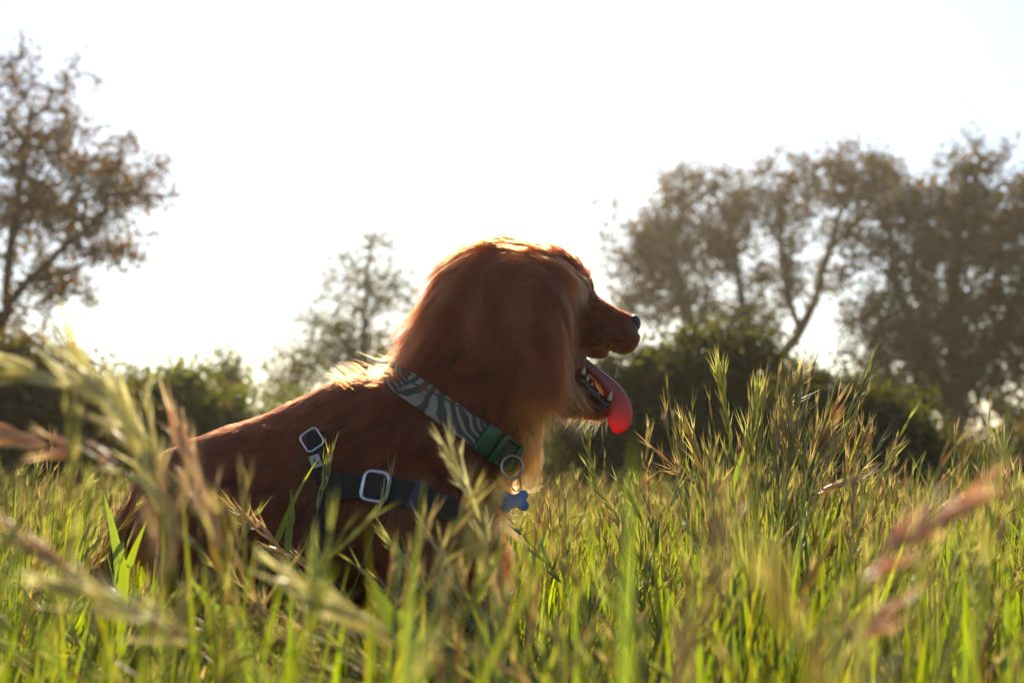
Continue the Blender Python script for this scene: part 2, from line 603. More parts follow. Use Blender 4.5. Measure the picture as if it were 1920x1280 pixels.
# (x0,y0,d0,r0, x1,y1,d1,r1, depth scale, blend)   px / px / metres / px
PRIMS = [
    # trunk of the body
    (660, 856, 0, 140, 450, 930, 0, 118, 0.80, .03),
    (450, 930, 0, 120, 362, 942, 0, 107, 0.85, .03),
    (720, 870, 0, 142, 775, 885, 0, 118, 0.78, .04),
    (690, 960, 0, 130, 500, 1000, 0, 100, 0.80, .04),
    (700, 990, 0, 128, 540, 1040, 0, 108, 0.76, .04),
    # chest
    (805, 900, 0, 90, 820, 1010, 0, 66, 0.9, .04),
    (835, 1010, 0, 60, 850, 1090, 0, 52, 1.0, .04),
    # neck and head
    (845, 820, 0, 132, 940, 650, 0, 120, 0.80, .03),
    (858, 740, 0, 116, 922, 582, 0, 117, 0.80, .04),
    (950, 560, 0, 104, 1000, 566, 0, 104, 0.80, .03),
    (1010, 640, 0, 86, 1040, 660, 0, 60, 0.85, .03),
    (1050, 536, 0, 52, 1062, 545, 0, 46, 1.05, .02),
    (1070, 600, 0, 52, 1110, 606, 0, 42, 0.85, .02),
    (1110, 605, 0, 42, 1164, 616, 0, 31, 0.80, .012),
    (1130, 630, -.016, 24, 1168, 632, -.014, 30, 0.75, .012),
    (1130, 630, .016, 24, 1168, 632, .014, 30, 0.75, .012),
    # far flew hanging lower
    (1080, 650, .022, 14, 1128, 664, .024, 13, 0.6, .008),
    # lower jaw
    (1025, 690, 0, 50, 1075, 735, 0, 38, 0.75, .02),
    (1075, 735, 0, 38, 1122, 762, 0, 23, 0.72, .012),
    # ears
    (985, 560, -.070, 60, 988, 608, -.092, 72, 0.20, .04),
    (988, 608, -.092, 72, 1012, 672, -.092, 36, 0.20, .012),
    (985, 520, .085, 66, 990, 600, .100, 82, 0.22, .012),
    (990, 600, .100, 82, 1010, 680, .100, 46, 0.22, .012),
    # fore legs
    (770, 960, -.07, 96, 800, 1130, -.085, 64, 0.75, .03),
    (800, 1130, -.085, 60, 845, 1300, -.08, 30, 0.9, .02),
    (845, 1300, -.08, 27, 850, 1415, -.08, 24, 1.0, .015),
    (850, 1425, -.08, 26, 890, 1438, -.08, 20, 1.1, .012),
    (780, 960, .075, 80, 800, 1120, .085, 46, 0.8, .03),
    (800, 1120, .085, 46, 870, 1300, .08, 27, 0.95, .02),
    (870, 1300, .08, 27, 880, 1415, .08, 24, 1.0, .015),
    (880, 1425, .08, 26, 920, 1438, .08, 20, 1.1, .012),
    # hind legs
    (370, 1000, -.055, 95, 430, 1130, -.085, 62, 0.75, .03),
    (430, 1130, -.085, 62, 320, 1290, -.085, 28, 0.9, .02),
    (320, 1290, -.085, 28, 345, 1415, -.085, 22, 1.0, .015),
    (345, 1425, -.085, 25, 395, 1438, -.085, 19, 1.1, .012),
    (370, 1000, .055, 95, 410, 1130, .085, 62, 0.75, .03),
    (410, 1130, .085, 62, 300, 1290, .085, 28, 0.9, .02),
    (300, 1290, .085, 28, 325, 1415, .085, 22, 1.0, .015),
    (325, 1425, .085, 25, 375, 1438, .085, 19, 1.1, .012),
    # tail
    (305, 905, 0, 32, 250, 965, 0, 19, 1.0, .02),
    (250, 965, 0, 19, 205, 1060, 0, 15, 1.0, .01),
    (205, 1060, 0, 15, 190, 1160, 0, 8, 1.0, .01),
]


def sdf(P):
    res = None
    for (x0, y0, d0, r0, x1, y1, d1, r1, sc, k) in PRIMS:
        a, b = D(x0, y0, d0), D(x1, y1, d1)
        ra, rb = r0 * PX, r1 * PX
        S = np.array([1, 1 / sc, 1])
        pa = (P - a) * S
        ba = (b - a) * S
        h = np.clip((pa @ ba) / max(ba @ ba, 1e-9), 0, 1)
        q = pa - h[..., None] * ba
        d = np.sqrt((q * q).sum(-1)) - (ra + (rb - ra) * h)
        if sc < 0.6:
            d = d * 0.6
        if res is None:
            res = d
        else:
            hh = np.clip(0.5 + 0.5 * (res - d) / k, 0, 1)
            res = res * (1 - hh) + d * hh - k * hh * (1 - hh)
    return res


GLO = np.array([-0.60, DY - 0.20, -0.012])
GST = 0.0052
GN = np.array([155, 77, 152])


def build_grid():
    ax = [GLO[i] + GST * np.arange(GN[i]) for i in range(3)]
    G = np.empty(GN, np.float32)
    Y, Z = np.meshgrid(ax[1], ax[2], indexing='ij')
    for i, x in enumerate(ax[0]):
        P = np.stack([np.full_like(Y, x), Y, Z], -1)
        G[i] = sdf(P)
    return G


GRID = build_grid()


def grid_sample(P):
    """trilinear distance and its gradient"""
    u = (P - GLO) / GST
    u = np.clip(u, 0.001, GN - 1.001)
    i = u.astype(int)
    f = u - i
    x, y, z = i[:, 0], i[:, 1], i[:, 2]
    c = {}
    for a in (0, 1):
        for b in (0, 1):
            for d in (0, 1):
                c[a, b, d] = GRID[x + a, y + b, z + d]
    fx, fy, fz = f[:, 0], f[:, 1], f[:, 2]

    def lerp(p, q, t): return p + (q - p) * t
    v00, v01 = lerp(c[0, 0, 0], c[1, 0, 0], fx), lerp(c[0, 0, 1], c[1, 0, 1], fx)
    v10, v11 = lerp(c[0, 1, 0], c[1, 1, 0], fx), lerp(c[0, 1, 1], c[1, 1, 1], fx)
    val = lerp(lerp(v00, v10, fy), lerp(v01, v11, fy), fz)
    gz = lerp(v01, v11, fy) - lerp(v00, v10, fy)
    gy = lerp(v10, v11, fz) - lerp(v00, v01, fz)
    gx = lerp(lerp(c[1, 0, 0] - c[0, 0, 0], c[1, 1, 0] - c[0, 1, 0], fy), lerp(c[1, 0, 1] - c[0, 0, 1], c[1, 1, 1] - c[0, 1, 1], fy), fz)
    return val, norm(np.stack([gx, gy, gz], -1))


def surface_nets():
    G = GRID
    n0, n1, n2 = G.shape
    s = G < 0
    acc = np.zeros((n0 - 1, n1 - 1, n2 - 1, 3), np.float32)
    cnt = np.zeros((n0 - 1, n1 - 1, n2 - 1), np.float32)
    corners = [(a, b, c) for a in (0, 1) for b in (0, 1) for c in (0, 1)]

    def sl(c): return G[c[0]:n0 - 1 + c[0], c[1]:n1 - 1 + c[1], c[2]:n2 - 1 + c[2]]
    for i, a in enumerate(corners):
        for b in corners[i + 1:]:
            if sum(abs(a[k] - b[k]) for k in range(3)) != 1:
                continue
            va, vb = sl(a), sl(b)
            m = (va < 0) != (vb < 0)
            t = np.where(m, va / np.where(m, va - vb, 1), 0)
            for k in range(3):
                acc[..., k] += np.where(m, a[k] + t * (b[k] - a[k]), 0)
            cnt += m
    act = cnt > 0
    idx = -np.ones(act.shape, int)
    idx[act] = np.arange(act.sum())
    ii = np.argwhere(act)
    V = GLO + GST * (ii + acc[act] / cnt[act][:, None])
    F = []
    for ax in range(3):
        o1, o2 = [(1, 2), (2, 0), (0, 1)][ax]
        sa = [slice(None)] * 3
        sb = [slice(None)] * 3
        sa[ax] = slice(0, -1)
        sb[ax] = slice(1, None)
        m = s[tuple(sa)] != s[tuple(sb)]
        e = np.argwhere(m)
        ok = (e[:, o1] > 0) & (e[:, o2] > 0) & (e[:, o1] < G.shape[o1] - 1) & (e[:, o2] < G.shape[o2] - 1)
        e = e[ok]
        inside = s[tuple(sa)][tuple(e.T)]
        q = []
        for (u, v) in ((0, 0), (-1, 0), (-1, -1), (0, -1)):
            c = e.copy()
            c[:, o1] += u
            c[:, o2] += v
            q.append(idx[tuple(c.T)])
        q = np.stack(q, -1)
        q[~inside] = q[~inside][:, ::-1]
        F.append(q)
    F = np.vstack(F)
    return V, F


BV, BF = surface_nets()
dog = empty("dog", (D(600, 900)[0], DY, 0), "long haired red brown dog panting with its tongue out in tall grass", "dog")


def mat_skin():
    m, nt, out = new_mat("dog_skin")
    p = nt.nodes.new("ShaderNodeBsdfPrincipled")
    a = nt.nodes.new("ShaderNodeAttribute")
    a.attribute_name = "Col"
    n = nt.nodes.new("ShaderNodeTexNoise")
    n.inputs["Scale"].default_value = 90
    tc = nt.nodes.new("ShaderNodeTexCoord")
    nt.links.new(tc.outputs["Object"], n.inputs["Vector"])
    mr = nt.nodes.new("ShaderNodeMapRange")
    mr.inputs["To Min"].default_value = .8
    mr.inputs["To Max"].default_value = 1.2
    nt.links.new(n.outputs["Fac"], mr.inputs["Value"])
    v = nt.nodes.new("ShaderNodeVectorMath")
    v.operation = 'SCALE'
    nt.links.new(a.outputs["Color"], v.inputs[0])
    nt.links.new(mr.outputs[0], v.inputs["Scale"])
    nt.links.new(v.outputs[0], p.inputs["Base Color"])
    p.inputs["Roughness"].default_value = 0.6
    nt.links.new(p.outputs[0], out.inputs[0])
    return m


def to_px(P):
    """photo position of world points"""
    x, y, z = P[:, 0], P[:, 1], P[:, 2] - CAM_H
    f = y * cP + z * sP
    u = -y * sP + z * cP
    return 960 + FPX * x / f, 640 - FPX * u / f


def build_body():
    px, py = to_px(BV)
    col = np.tile(np.array([[0.10, 0.028, 0.010]]), (len(BV), 1))
    mouth = (px > 1058) & (px < 1150) & (py > 640) & (py < 752) & (py < 655 + (px - 1060) * 1.1) & (py > 652 - (px - 1060) * .05 + 0)
    col[mouth] = (0.16, 0.05, 0.045)
    return mesh_np("body", BV, BF, mat_skin(), dog, attr={"Col": col})


body = build_body()

# ------------------------------------------------------------------ collar and harness paths (needed before the coat)
COL_C = D(852, 783)
COL_AX = norm((D(940, 655) - D(852, 783)))          # towards the head
COL_U = np.array([0.0, 1.0, 0.0])
COL_U = norm(COL_U - COL_AX * np.dot(COL_U, COL_AX))
COL_V = np.cross(COL_AX, COL_U)


def surf_hit(px, py, Y0=1.55, off=0.0):
    """first point of the body along a sight line"""
    d = ray_dir(px, py)
    o = np.array([0, 0, CAM_H])
    t = Y0 / d[1]
    for _ in range(80):
        p = o + d * t
        v = float(sdf(p[None])[0])
        if v < 0.0005:
            break
        t += max(v * 0.7, 0.0006)
    p = o + d * t
    _, g = grid_sample(p[None])
    return p + g[0] * off, g[0]


# ------------------------------------------------------------------ coat
# px, py, flow x, flow y (down), lift, length mm
FLOW = np.array([
    (1185, 600, -1, .1, .08, 3.5), (1130, 605, -1, .15, .08, 5), (1150, 650, -.9, .4, .08, 5), (1100, 575, -1, .1, .12, 6),
    (1085, 510, -1, -.2, .35, 13), (1050, 480, -.9, .1, .3, 22), (1000, 465, -.8, .4, .25, 36), (930, 462, -.9, .35, .25, 40),
    (860, 500, -.62, .78, .18, 50), (790, 580, -.55, .83, .22, 56), (750, 650, -.5, .86, .18, 52),
    (880, 650, -.4, .92, .12, 45), (960, 720, -.12, 1, .1, 45), (1040, 640, -.7, .7, .15, 24), (1085, 735, -.85, .5, .15, 10), (1070, 690, -.8, .5, .15, 9),
    (1125, 772, -.7, .7, .3, 11), (1060, 765, -.7, .7, .35, 20), (1010, 770, -.1, 1, .2, 45), (1000, 850, .25, 1, .25, 60),
    (950, 930, .28, 1, .28, 62), (955, 985, .4, .9, .3, 62), (900, 1050, .3, .95, .3, 62), (920, 1120, .3, .95, .35, 60),
    (705, 700, -.8, .05, .08, 22), (650, 705, -.9, -.05, .10, 22), (590, 735, -.95, .1, .12, 20), (500, 790, -1, .35, .16, 20),
    (380, 840, -1, .3, .13, 16), (290, 880, -.7, .8, .15, 20), (250, 960, -.1, 1, .3, 38),
    (650, 850, -.75, .55, .12, 36), (750, 850, -.35, .9, .12, 40), (560, 820, -.95, .35, .12, 30), (500, 930, -.9, .45, .1, 25), (380, 950, -.8, .6, .1, 24), (700, 960, -.4, .9, .12, 36),
    (800, 1000, -.1, 1, .12, 40), (450, 1080, -.5, .85, .12, 32), (850, 1200, -.2, 1, .2, 40), (860, 1400, 0, 1, .2, 9), (330, 1400, 0, 1, .2, 9), (800, 930, -.1, 1, .15, 42),
    (215, 980, -.3, 1, .4, 42), (195, 1130, -.2, 1, .4, 40), (420, 1200, -.2, 1, .2, 25),
], float)
EAR_FLOW = np.array([
    (900, 510, -.45, 1, .16, 66), (880, 570, -.05, 1, .20, 72), (892, 610, .35, 1, .20, 74), (940, 650, .55, 1, .14, 74), (950, 480, -.35, 1, .10, 95), (985, 465, .0, 1, .08, 98), (1040, 475, .35, 1, .08, 84),
    (1075, 560, -.12, 1, .12, 72), (960, 590, .12, 1, .12, 88), (1020, 620, .12, 1, .12, 88), (1000, 690, .42, 1, .14, 56), (1065, 640, -.3, 1, .14, 60), (1038, 720, -.05, 1, .1, 40),
], float)


def field(px, py, T, power=3.0):
    d2 = (px[:, None] - T[None, :, 0]) ** 2 + (py[:, None] - T[None, :, 1]) ** 2 + 60
    w = d2 ** (-power / 2)
    w /= w.sum(1, keepdims=True)
    return w @ T[:, 2:]


def sample_roots(n, dens, r):
    a, b, c, d = [BV[BF[:, i]] for i in range(4)]
    ctr = (a + b + c + d) / 4
    area = 0.5 * np.linalg.norm(np.cross(c - a, d - b), axis=1)
    w = area * dens(ctr)
    f = r.choice(len(BF), n, p=w / w.sum())
    u, v = r.uniform(size=(2, n, 1))
    p = (a[f] * (1 - u) + b[f] * u) * (1 - v) + (d[f] * (1 - u) + c[f] * u) * v
    return p


def grow(P, T, r, npts, len_var=.3, gravity=0.0, clump=0.6, nclump=3000, wiggle=.12, limit=None, lift_gain=1.0, wave=0.0):
    n = len(P)
    px, py = to_px(P)
    fl = field(px, py, T)
    L = fl[:, 3] * 0.001 * r.uniform(1 - len_var, 1 + len_var * .6, n)
    if limit is not None:
        L = np.minimum(L, limit(P, px, py, fl, r))
    seg = L / (npts - 1)
    pts = np.zeros((n, npts, 3))
    _, g = grid_sample(P)
    pts[:, 0] = P
    ang = r.normal(0, wiggle, n)
    cur = P.copy()
    # tufts share a small turn of direction
    kd = kdtree.KDTree(nclump)
    ci = r.choice(n, nclump, replace=False)
    for j, q in enumerate(P[ci]):
        kd.insert(q, j)
    kd.balance()
    own = np.array([kd.find(q)[1] for q in P])
    cturn = r.normal(0, .22, nclump)
    clift = r.normal(0, .10, nclump)
    for j in range(1, npts):
        t = j / (npts - 1)
        px, py = to_px(cur)
        fj = field(px, py, T)
        dx, dz = fj[:, 0], -fj[:, 1]
        m = np.maximum(np.hypot(dx, dz), 1e-6)
        dx, dz = dx / m, dz / m
        a = ang + cturn[own] * (.5 + t)
        dx, dz = dx * np.cos(a) - dz * np.sin(a), dx * np.sin(a) + dz * np.cos(a)
        d = np.stack([dx, np.zeros(n), dz], -1)
        val, g = grid_sample(cur)
        d = d - g * (d * g).sum(-1, keepdims=True)
        d = norm(d)
        lift = np.clip(fj[:, 2] * lift_gain + clift[own], 0.03, .95) * (1 - .35 * t)
        dd = norm(d * (1 - lift)[:, None] + g * lift[:, None] + np.array([0, 0, -gravity * t]))
        cur = cur + dd * seg[:, None]
        val, g = grid_sample(cur)
        need = np.maximum(0, 0.0008 + .0012 * t - val)
        cur = cur + g * need[:, None]
        pts[:, j] = cur
    # clump: tips drift to the tuft leader
    lead = pts[ci][own]
    leadoff = lead - lead[:, :1]
    mine = pts - pts[:, :1]
    sc = (L / np.maximum(L[ci][own], 1e-5))[:, None, None]
    target = lead[:, :1] + leadoff * np.minimum(sc, 1.2)
    tt = np.linspace(0, 1, npts)[None, :, None]
    amt = clump * r.uniform(.3, 1, (n, 1, 1)) * tt ** 1.3
    dist = np.linalg.norm(P - P[ci][own], axis=1)[:, None, None]
    amt = amt * np.clip(1 - dist / 0.03, 0, 1)
    pts = pts * (1 - amt) + target * amt
    if wave:
        # tufts wave sideways together
        t_ = np.linspace(0, 1, npts)[None, :]
        ph = (r.uniform(0, 6.28, nclump)[own] + r.normal(0, .35, n))[:, None]
        fr = r.uniform(5, 11, nclump)[own][:, None]
        off = np.sin(ph + fr * t_) - np.sin(ph)
        pts[:, :, 0] += wave * off * t_ * (L[:, None] / .08)
    tone = np.clip(.5 + r.normal(0, .30, nclump)[own] + r.normal(0, .17, n), 0, 1)
    return pts, tone


def hair_object(name, pts, rad, mat, parent, radvar=.35, r=rng, tone=None):
    n, k, _ = pts.shape
    hc = bpy.data.hair_curves.new(name)
    hc.add_curves([k] * n)
    base = np.zeros(3)
    p = parent
    while p is not None:
        base += np.array(p.location)
        p = p.parent
    hc.attributes["position"].data.foreach_set("vector", (pts - base).astype(np.float32).ravel())
    at = hc.attributes.get("radius") or hc.attributes.new("radius", 'FLOAT', 'POINT')
    t = np.linspace(0, 1, k)[None]
    R = rad * r.uniform(1 - radvar, 1 + radvar, (n, 1)) * (1 - .85 * t ** 1.6)
    at.data.foreach_set("value", R.astype(np.float32).ravel())
    ta = hc.attributes.new("tone", 'FLOAT', 'CURVE')
    ta.data.foreach_set("value", (np.full(n, .5) if tone is None else tone).astype(np.float32))
    o = bpy.data.objects.new(name, hc)
    COL.objects.link(o)
    hc.materials.append(mat)
    o.parent = parent
    return o


def mat_hair(name, col, rough=.32, rr=.35, randc=.6, randr=.3, tipgain=1.15):
    m, nt, out = new_mat(name)
    h = nt.nodes.new("ShaderNodeBsdfHairPrincipled")
    h.model = 'CHIANG'
    h.parametrization = 'COLOR'
    hi = nt.nodes.new("ShaderNodeHairInfo")
    at = nt.nodes.new("ShaderNodeAttribute")
    at.attribute_name = "tone"
    ramp = nt.nodes.new("ShaderNodeValToRGB")
    ramp.color_ramp.elements[0].color = tuple(c * (1 - randc) for c in col) + (1,)
    ramp.color_ramp.elements[1].color = (min(1, col[0] * (1 + randc)), min(1, col[1] * (1 + randc * 1.3)), min(1, col[2] * (1 + randc * 1.5)), 1)
    nt.links.new(at.outputs["Fac"], ramp.inputs[0])
    tip = nt.nodes.new("ShaderNodeMix")
    tip.data_type = 'RGBA'
    tip.blend_type = 'MULTIPLY'
    tip.inputs["Factor"].default_value = 1.0
    tr = nt.nodes.new("ShaderNodeMapRange")
    tr.inputs["To Min"].default_value = .85
    tr.inputs["To Max"].default_value = tipgain
    nt.links.new(hi.outputs["Intercept"], tr.inputs["Value"])
    nt.links.new(ramp.outputs[0], tip.inputs["A"])
    nt.links.new(tr.outputs[0], tip.inputs["B"])
    tip.clamp_result = True
    nt.links.new(tip.outputs["Result"], h.inputs["Color"])
    h.inputs["IOR"].default_value = 1.44
    h.inputs["Roughness"].default_value = rough
    h.inputs["Radial Roughness"].default_value = rr
    h.inputs["Random Roughness"].default_value = randr
    nt.links.new(hi.outputs["Random"], h.inputs["Random"])
    nt.links.new(h.outputs[0], out.inputs[0])
    return m


M_coat = mat_hair("red_coat", (0.150, 0.0225, 0.0060))
M_ear = mat_hair("ear_coat", (0.195, 0.0370, 0.0105), randc=.55)  # same fur as the coat, lightened for the skylight the ear catches
M_feather = mat_hair("feather_coat", (0.27, 0.050, 0.010), tipgain=1.7)  # paler than the coat: bleached tips plus backlit glow put into the colour
M_fringe = mat_hair("nape_coat", (0.19, 0.029, 0.0055), tipgain=1.2)
M_whisk = mat_hair("whisker", (0.5, 0.22, 0.06), randc=.1)

# straps as seen in the photo: near-side paths, wrapped round by mirroring in the dog's middle plane
CHEST_PX = [(606, 905), (650, 912), (715, 919), (770, 930), (820, 946), (862, 972), (893, 1006)]
BACK_PX = [(612, 905), (602, 870), (594, 830), (598, 795), (612, 755), (628, 722)]
GIRTH_PX = [(612, 915), (612, 960), (612, 1020), (620, 1070)]


def seg_dist(px, py, path):
    best = np.full(len(px), 1e9)
    for (x0, y0), (x1, y1) in zip(path[:-1], path[1:]):
        vx, vy = x1 - x0, y1 - y0
        t = np.clip(((px - x0) * vx + (py - y0) * vy) / (vx * vx + vy * vy), 0, 1)
        best = np.minimum(best, np.hypot(px - x0 - t * vx, py - y0 - t * vy))
    return best


def coat_limit(P, px, py, fl, r):
    lim = np.full(len(P), 1.0)
    # flattened by the collar
    s = (P - COL_C) @ COL_AX
    rad = np.linalg.norm((P - COL_C) - s[:, None] * COL_AX, axis=1)
    near = rad < 0.135
    hw = 0.019
    under = near & (np.abs(s) < hw) & (px > 800 + r.normal(0, 9, len(P)))
    lim[under] = 0.006
    above = near & (s >= hw) & (s < .09) & (px > 830 + r.normal(0, 22, len(P)))
    lim[above] = np.minimum(lim[above], (s[above] - hw) * 1.0 + 0.007 + r.uniform(0, .008, above.sum()))
    # flattened by the harness
    for path, half in ((CHEST_PX, 25), (GIRTH_PX, 20)):
        d = seg_dist(px, py, path)
        u = d < half
        lim[u] = np.minimum(lim[u], .005)
        u2 = (d >= half) & (d < half + 55)
        lim[u2] = np.minimum(lim[u2], ((d[u2] - half) * PX) * 1.1 + .006)
    d = seg_dist(px, py, BACK_PX[:3])
    lim[d < 18] = .008
    d = seg_dist(px, py, BACK_PX[1:3])
    lim[d < 26] = .008
    return lim


def bare_zone(P):
    """mouth, nose and pads carry no coat"""
    px, py = to_px(P)
    m = (px > 1062) & (px < 1150) & (py > 648) & (py < 656 + (px - 1062) * 1.12) & (py < 745)
    m |= (px > 1184) & (py < 628) & (py > 585)
    return m


def build_coat():
    r = np.random.default_rng(3)

    def dens(c):
        px, py = to_px(c)
        w = np.where(c[:, 1] > DY + 0.05, .45, 1.0)
        w = np.where(c[:, 2] < 0.12, .25, w)
        w = np.where((px > 1060) & (py < 800), 4.0, w)
        ear_in = (np.abs(c[:, 1] - DY) < .1) & (np.hypot(px - 990, (py - 590) * .8) < 70)
        w = np.where(ear_in, .25, w)
        w[bare_zone(c)] = 0
        w[c[:, 2] < 0.012] = 0
        return w
    P = sample_roots(140000, dens, r)
    pts, tone = grow(P, FLOW, r, 6, limit=coat_limit, nclump=4000, clump=.85, gravity=.15, wave=.003)
    hair_object("coat", pts, 0.00027, M_coat, dog, tone=tone)

    def dens2(c):
        px, py = to_px(c)
        e = (np.hypot((px - 975) / 104, (py - 570) / 122) < 1) & (np.abs(c[:, 1] - DY) > .035)
        near = c[:, 1] < DY
        return np.where(e, np.where(near, 1.0, .35), 0.0)
    P = sample_roots(17000, dens2, r)
    pts, tone = grow(P, EAR_FLOW, r, 10, gravity=.35, nclump=64, clump=.96, wiggle=.18, len_var=.55, wave=.006)
    hair_object("ear_hair", pts, 0.00036, M_ear, dog, tone=tone)

    LK = EAR_FLOW.copy()
    LK[:, 5] *= 1.5

    def dens4(c):
        px, py = to_px(c)
        return np.where((np.hypot((px - 1006) / 42, (py - 590) / 50) < 1) & (c[:, 1] < DY - .05), 1.0, 0.0)
    # long feathers of throat and chest, hanging free in front
    CH = np.array([(1000, 760, .15, 1, .30, 62), (1010, 830, .30, 1, .38, 66), (960, 860, .35, 1, .30, 62), (930, 930, .50, .9, .36, 70), (900, 980, .60, .80, .40, 84),
                   (890, 1030, .50, .85, .46, 84), (900, 1090, .45, .9, .46, 84), (880, 1160, .2, 1, .35, 50)], float)

    def dens5(c):
        px, py = to_px(c)
        w = np.zeros(len(c))
        for (x, y, rr, v) in ((1005, 800, 48, 1.4), (945, 930, 62, 1.3), (900, 985, 60, 1.4), (890, 1065, 70, 2.0), (890, 1150, 50, .8)):
            w = np.maximum(w, v * (np.hypot(px - x, py - y) < rr))
        return w * (np.abs(c[:, 1] - DY) < .085)
    P = sample_roots(10500, dens5, r)
    pts, tone = grow(P, CH, r, 9, gravity=.12, nclump=110, clump=.9, wiggle=.2, len_var=.5, wave=.005)
    hair_object("chest_feathering", pts, 0.00024, M_feather, dog, tone=tone)

    P = sample_roots(2600, dens4, r)
    pts, tone = grow(P, LK, r, 12, gravity=.4, nclump=24, clump=.97, wiggle=.14, len_var=.4, wave=.006)
    hair_object("ear_hair", pts, 0.00028, M_ear, dog, tone=tone)

    # loose longer fringe that catches the sun: nape, chest, fore leg, withers
    FR = FLOW.copy()
    FR[:, 5] *= 1.25
    FR[(np.abs(FR[:, 0] - 678) < 30) & (np.abs(FR[:, 1] - 702) < 8), 3:5] = (-.7, .75)
    FR[:, 4] = np.clip(FR[:, 4] * 1.25, 0, .7)

    def dens3(c):
        px, py = to_px(c)
        w = np.zeros(len(c))
        for (x, y, rr, v) in ((790, 580, 90, 1.0), (762, 625, 50, .7), (870, 480, 50, .9), (990, 460, 70, .5), (1000, 850, 70, 1.0), (955, 960, 70, 1.2), (915, 1080, 80, 1.2),
                              (665, 702, 34, .35), (215, 1000, 120, .8)):
            w = np.maximum(w, v * (np.hypot(px - x, py - y) < rr))
        return w
    P = sample_roots(9500, dens3, r)
    pts, tone = grow(P, FR, r, 7, gravity=.1, nclump=330, clump=.85, wiggle=.2, len_var=.5, limit=coat_limit)
    hair_object("feathering", pts, 0.00021, M_fringe, dog, tone=tone)


build_coat()


def build_whiskers():
    r = np.random.default_rng(9)
    S = []
    # under the chin
    for i in range(150):
        u = r.uniform()
        x = 1028 + u * 110
        y = 748 + 36 * min(1, u * 2.0) + r.uniform(-6, 6)
        d = r.uniform(-.02, .02)
        p0 = D(x, y - 4, d)
        L = r.uniform(.008, .026) * (1.5 if r.uniform() < .12 else 1)
        a = r.normal(2.1, .45)
        dirv = np.array([math.cos(a) * .6, r.normal(0, .3), -abs(math.sin(a))])
        c = np.array([r.normal(-.3, .3), 0, -.3])
        t = np.linspace(0, 1, 7)[:, None]
        S.append(p0 + dirv * L * t + c * L * .7 * t * t)
    # whiskers by the lip
    for i in range(22):
        x, y = 1150 + r.uniform(-16, 25), 636 + r.uniform(-12, 18)
        p0, g = surf_hit(x, y)
        L = r.uniform(.014, .034)
        dirv = norm(g * .7 + np.array([r.normal(-.2, .3), 0, r.normal(-.2, .5)]))
        c = np.array([r.normal(-.6, .3), 0, -.6])
        t = np.linspace(0, 1, 7)[:, None]
        S.append(p0 + dirv * L * t + c * L * .6 * t * t)
    # lashes above the eye
    for i in range(14):
        p0 = D(1098 + r.uniform(-6, 4), 522 + r.uniform(-3, 3), r.uniform(-.034, -.02))
        dirv = norm(np.array([1, r.normal(0, .3), r.normal(.1, .15)]))
        t = np.linspace(0, 1, 7)[:, None]
        S.append(p0 + dirv * .009 * t + np.array([0, 0, .003]) * t * t)
    hair_object("whisker", np.array(S), 0.00022, M_whisk, dog)


build_whiskers()


def ellipsoid(c, ax, nu=16, nv=12, bump=None):
    V = []
    for i in range(nv + 1):
        th = math.pi * i / nv
        for j in range(nu):
            ph = 2 * math.pi * j / nu
            d = np.array([math.sin(th) * math.cos(ph), math.sin(th) * math.sin(ph), math.cos(th)])
            s = bump(d) if bump else 1.0
            V.append(c + (ax @ d) * s)
    V = np.array(V)
    i = np.arange(nv)[:, None] * nu
    j = np.arange(nu)[None]
    F = np.stack([i + j, i + nu + j, i + nu + (j + 1) % nu, i + (j + 1) % nu], -1).reshape(-1, 4)
    return V, [F]


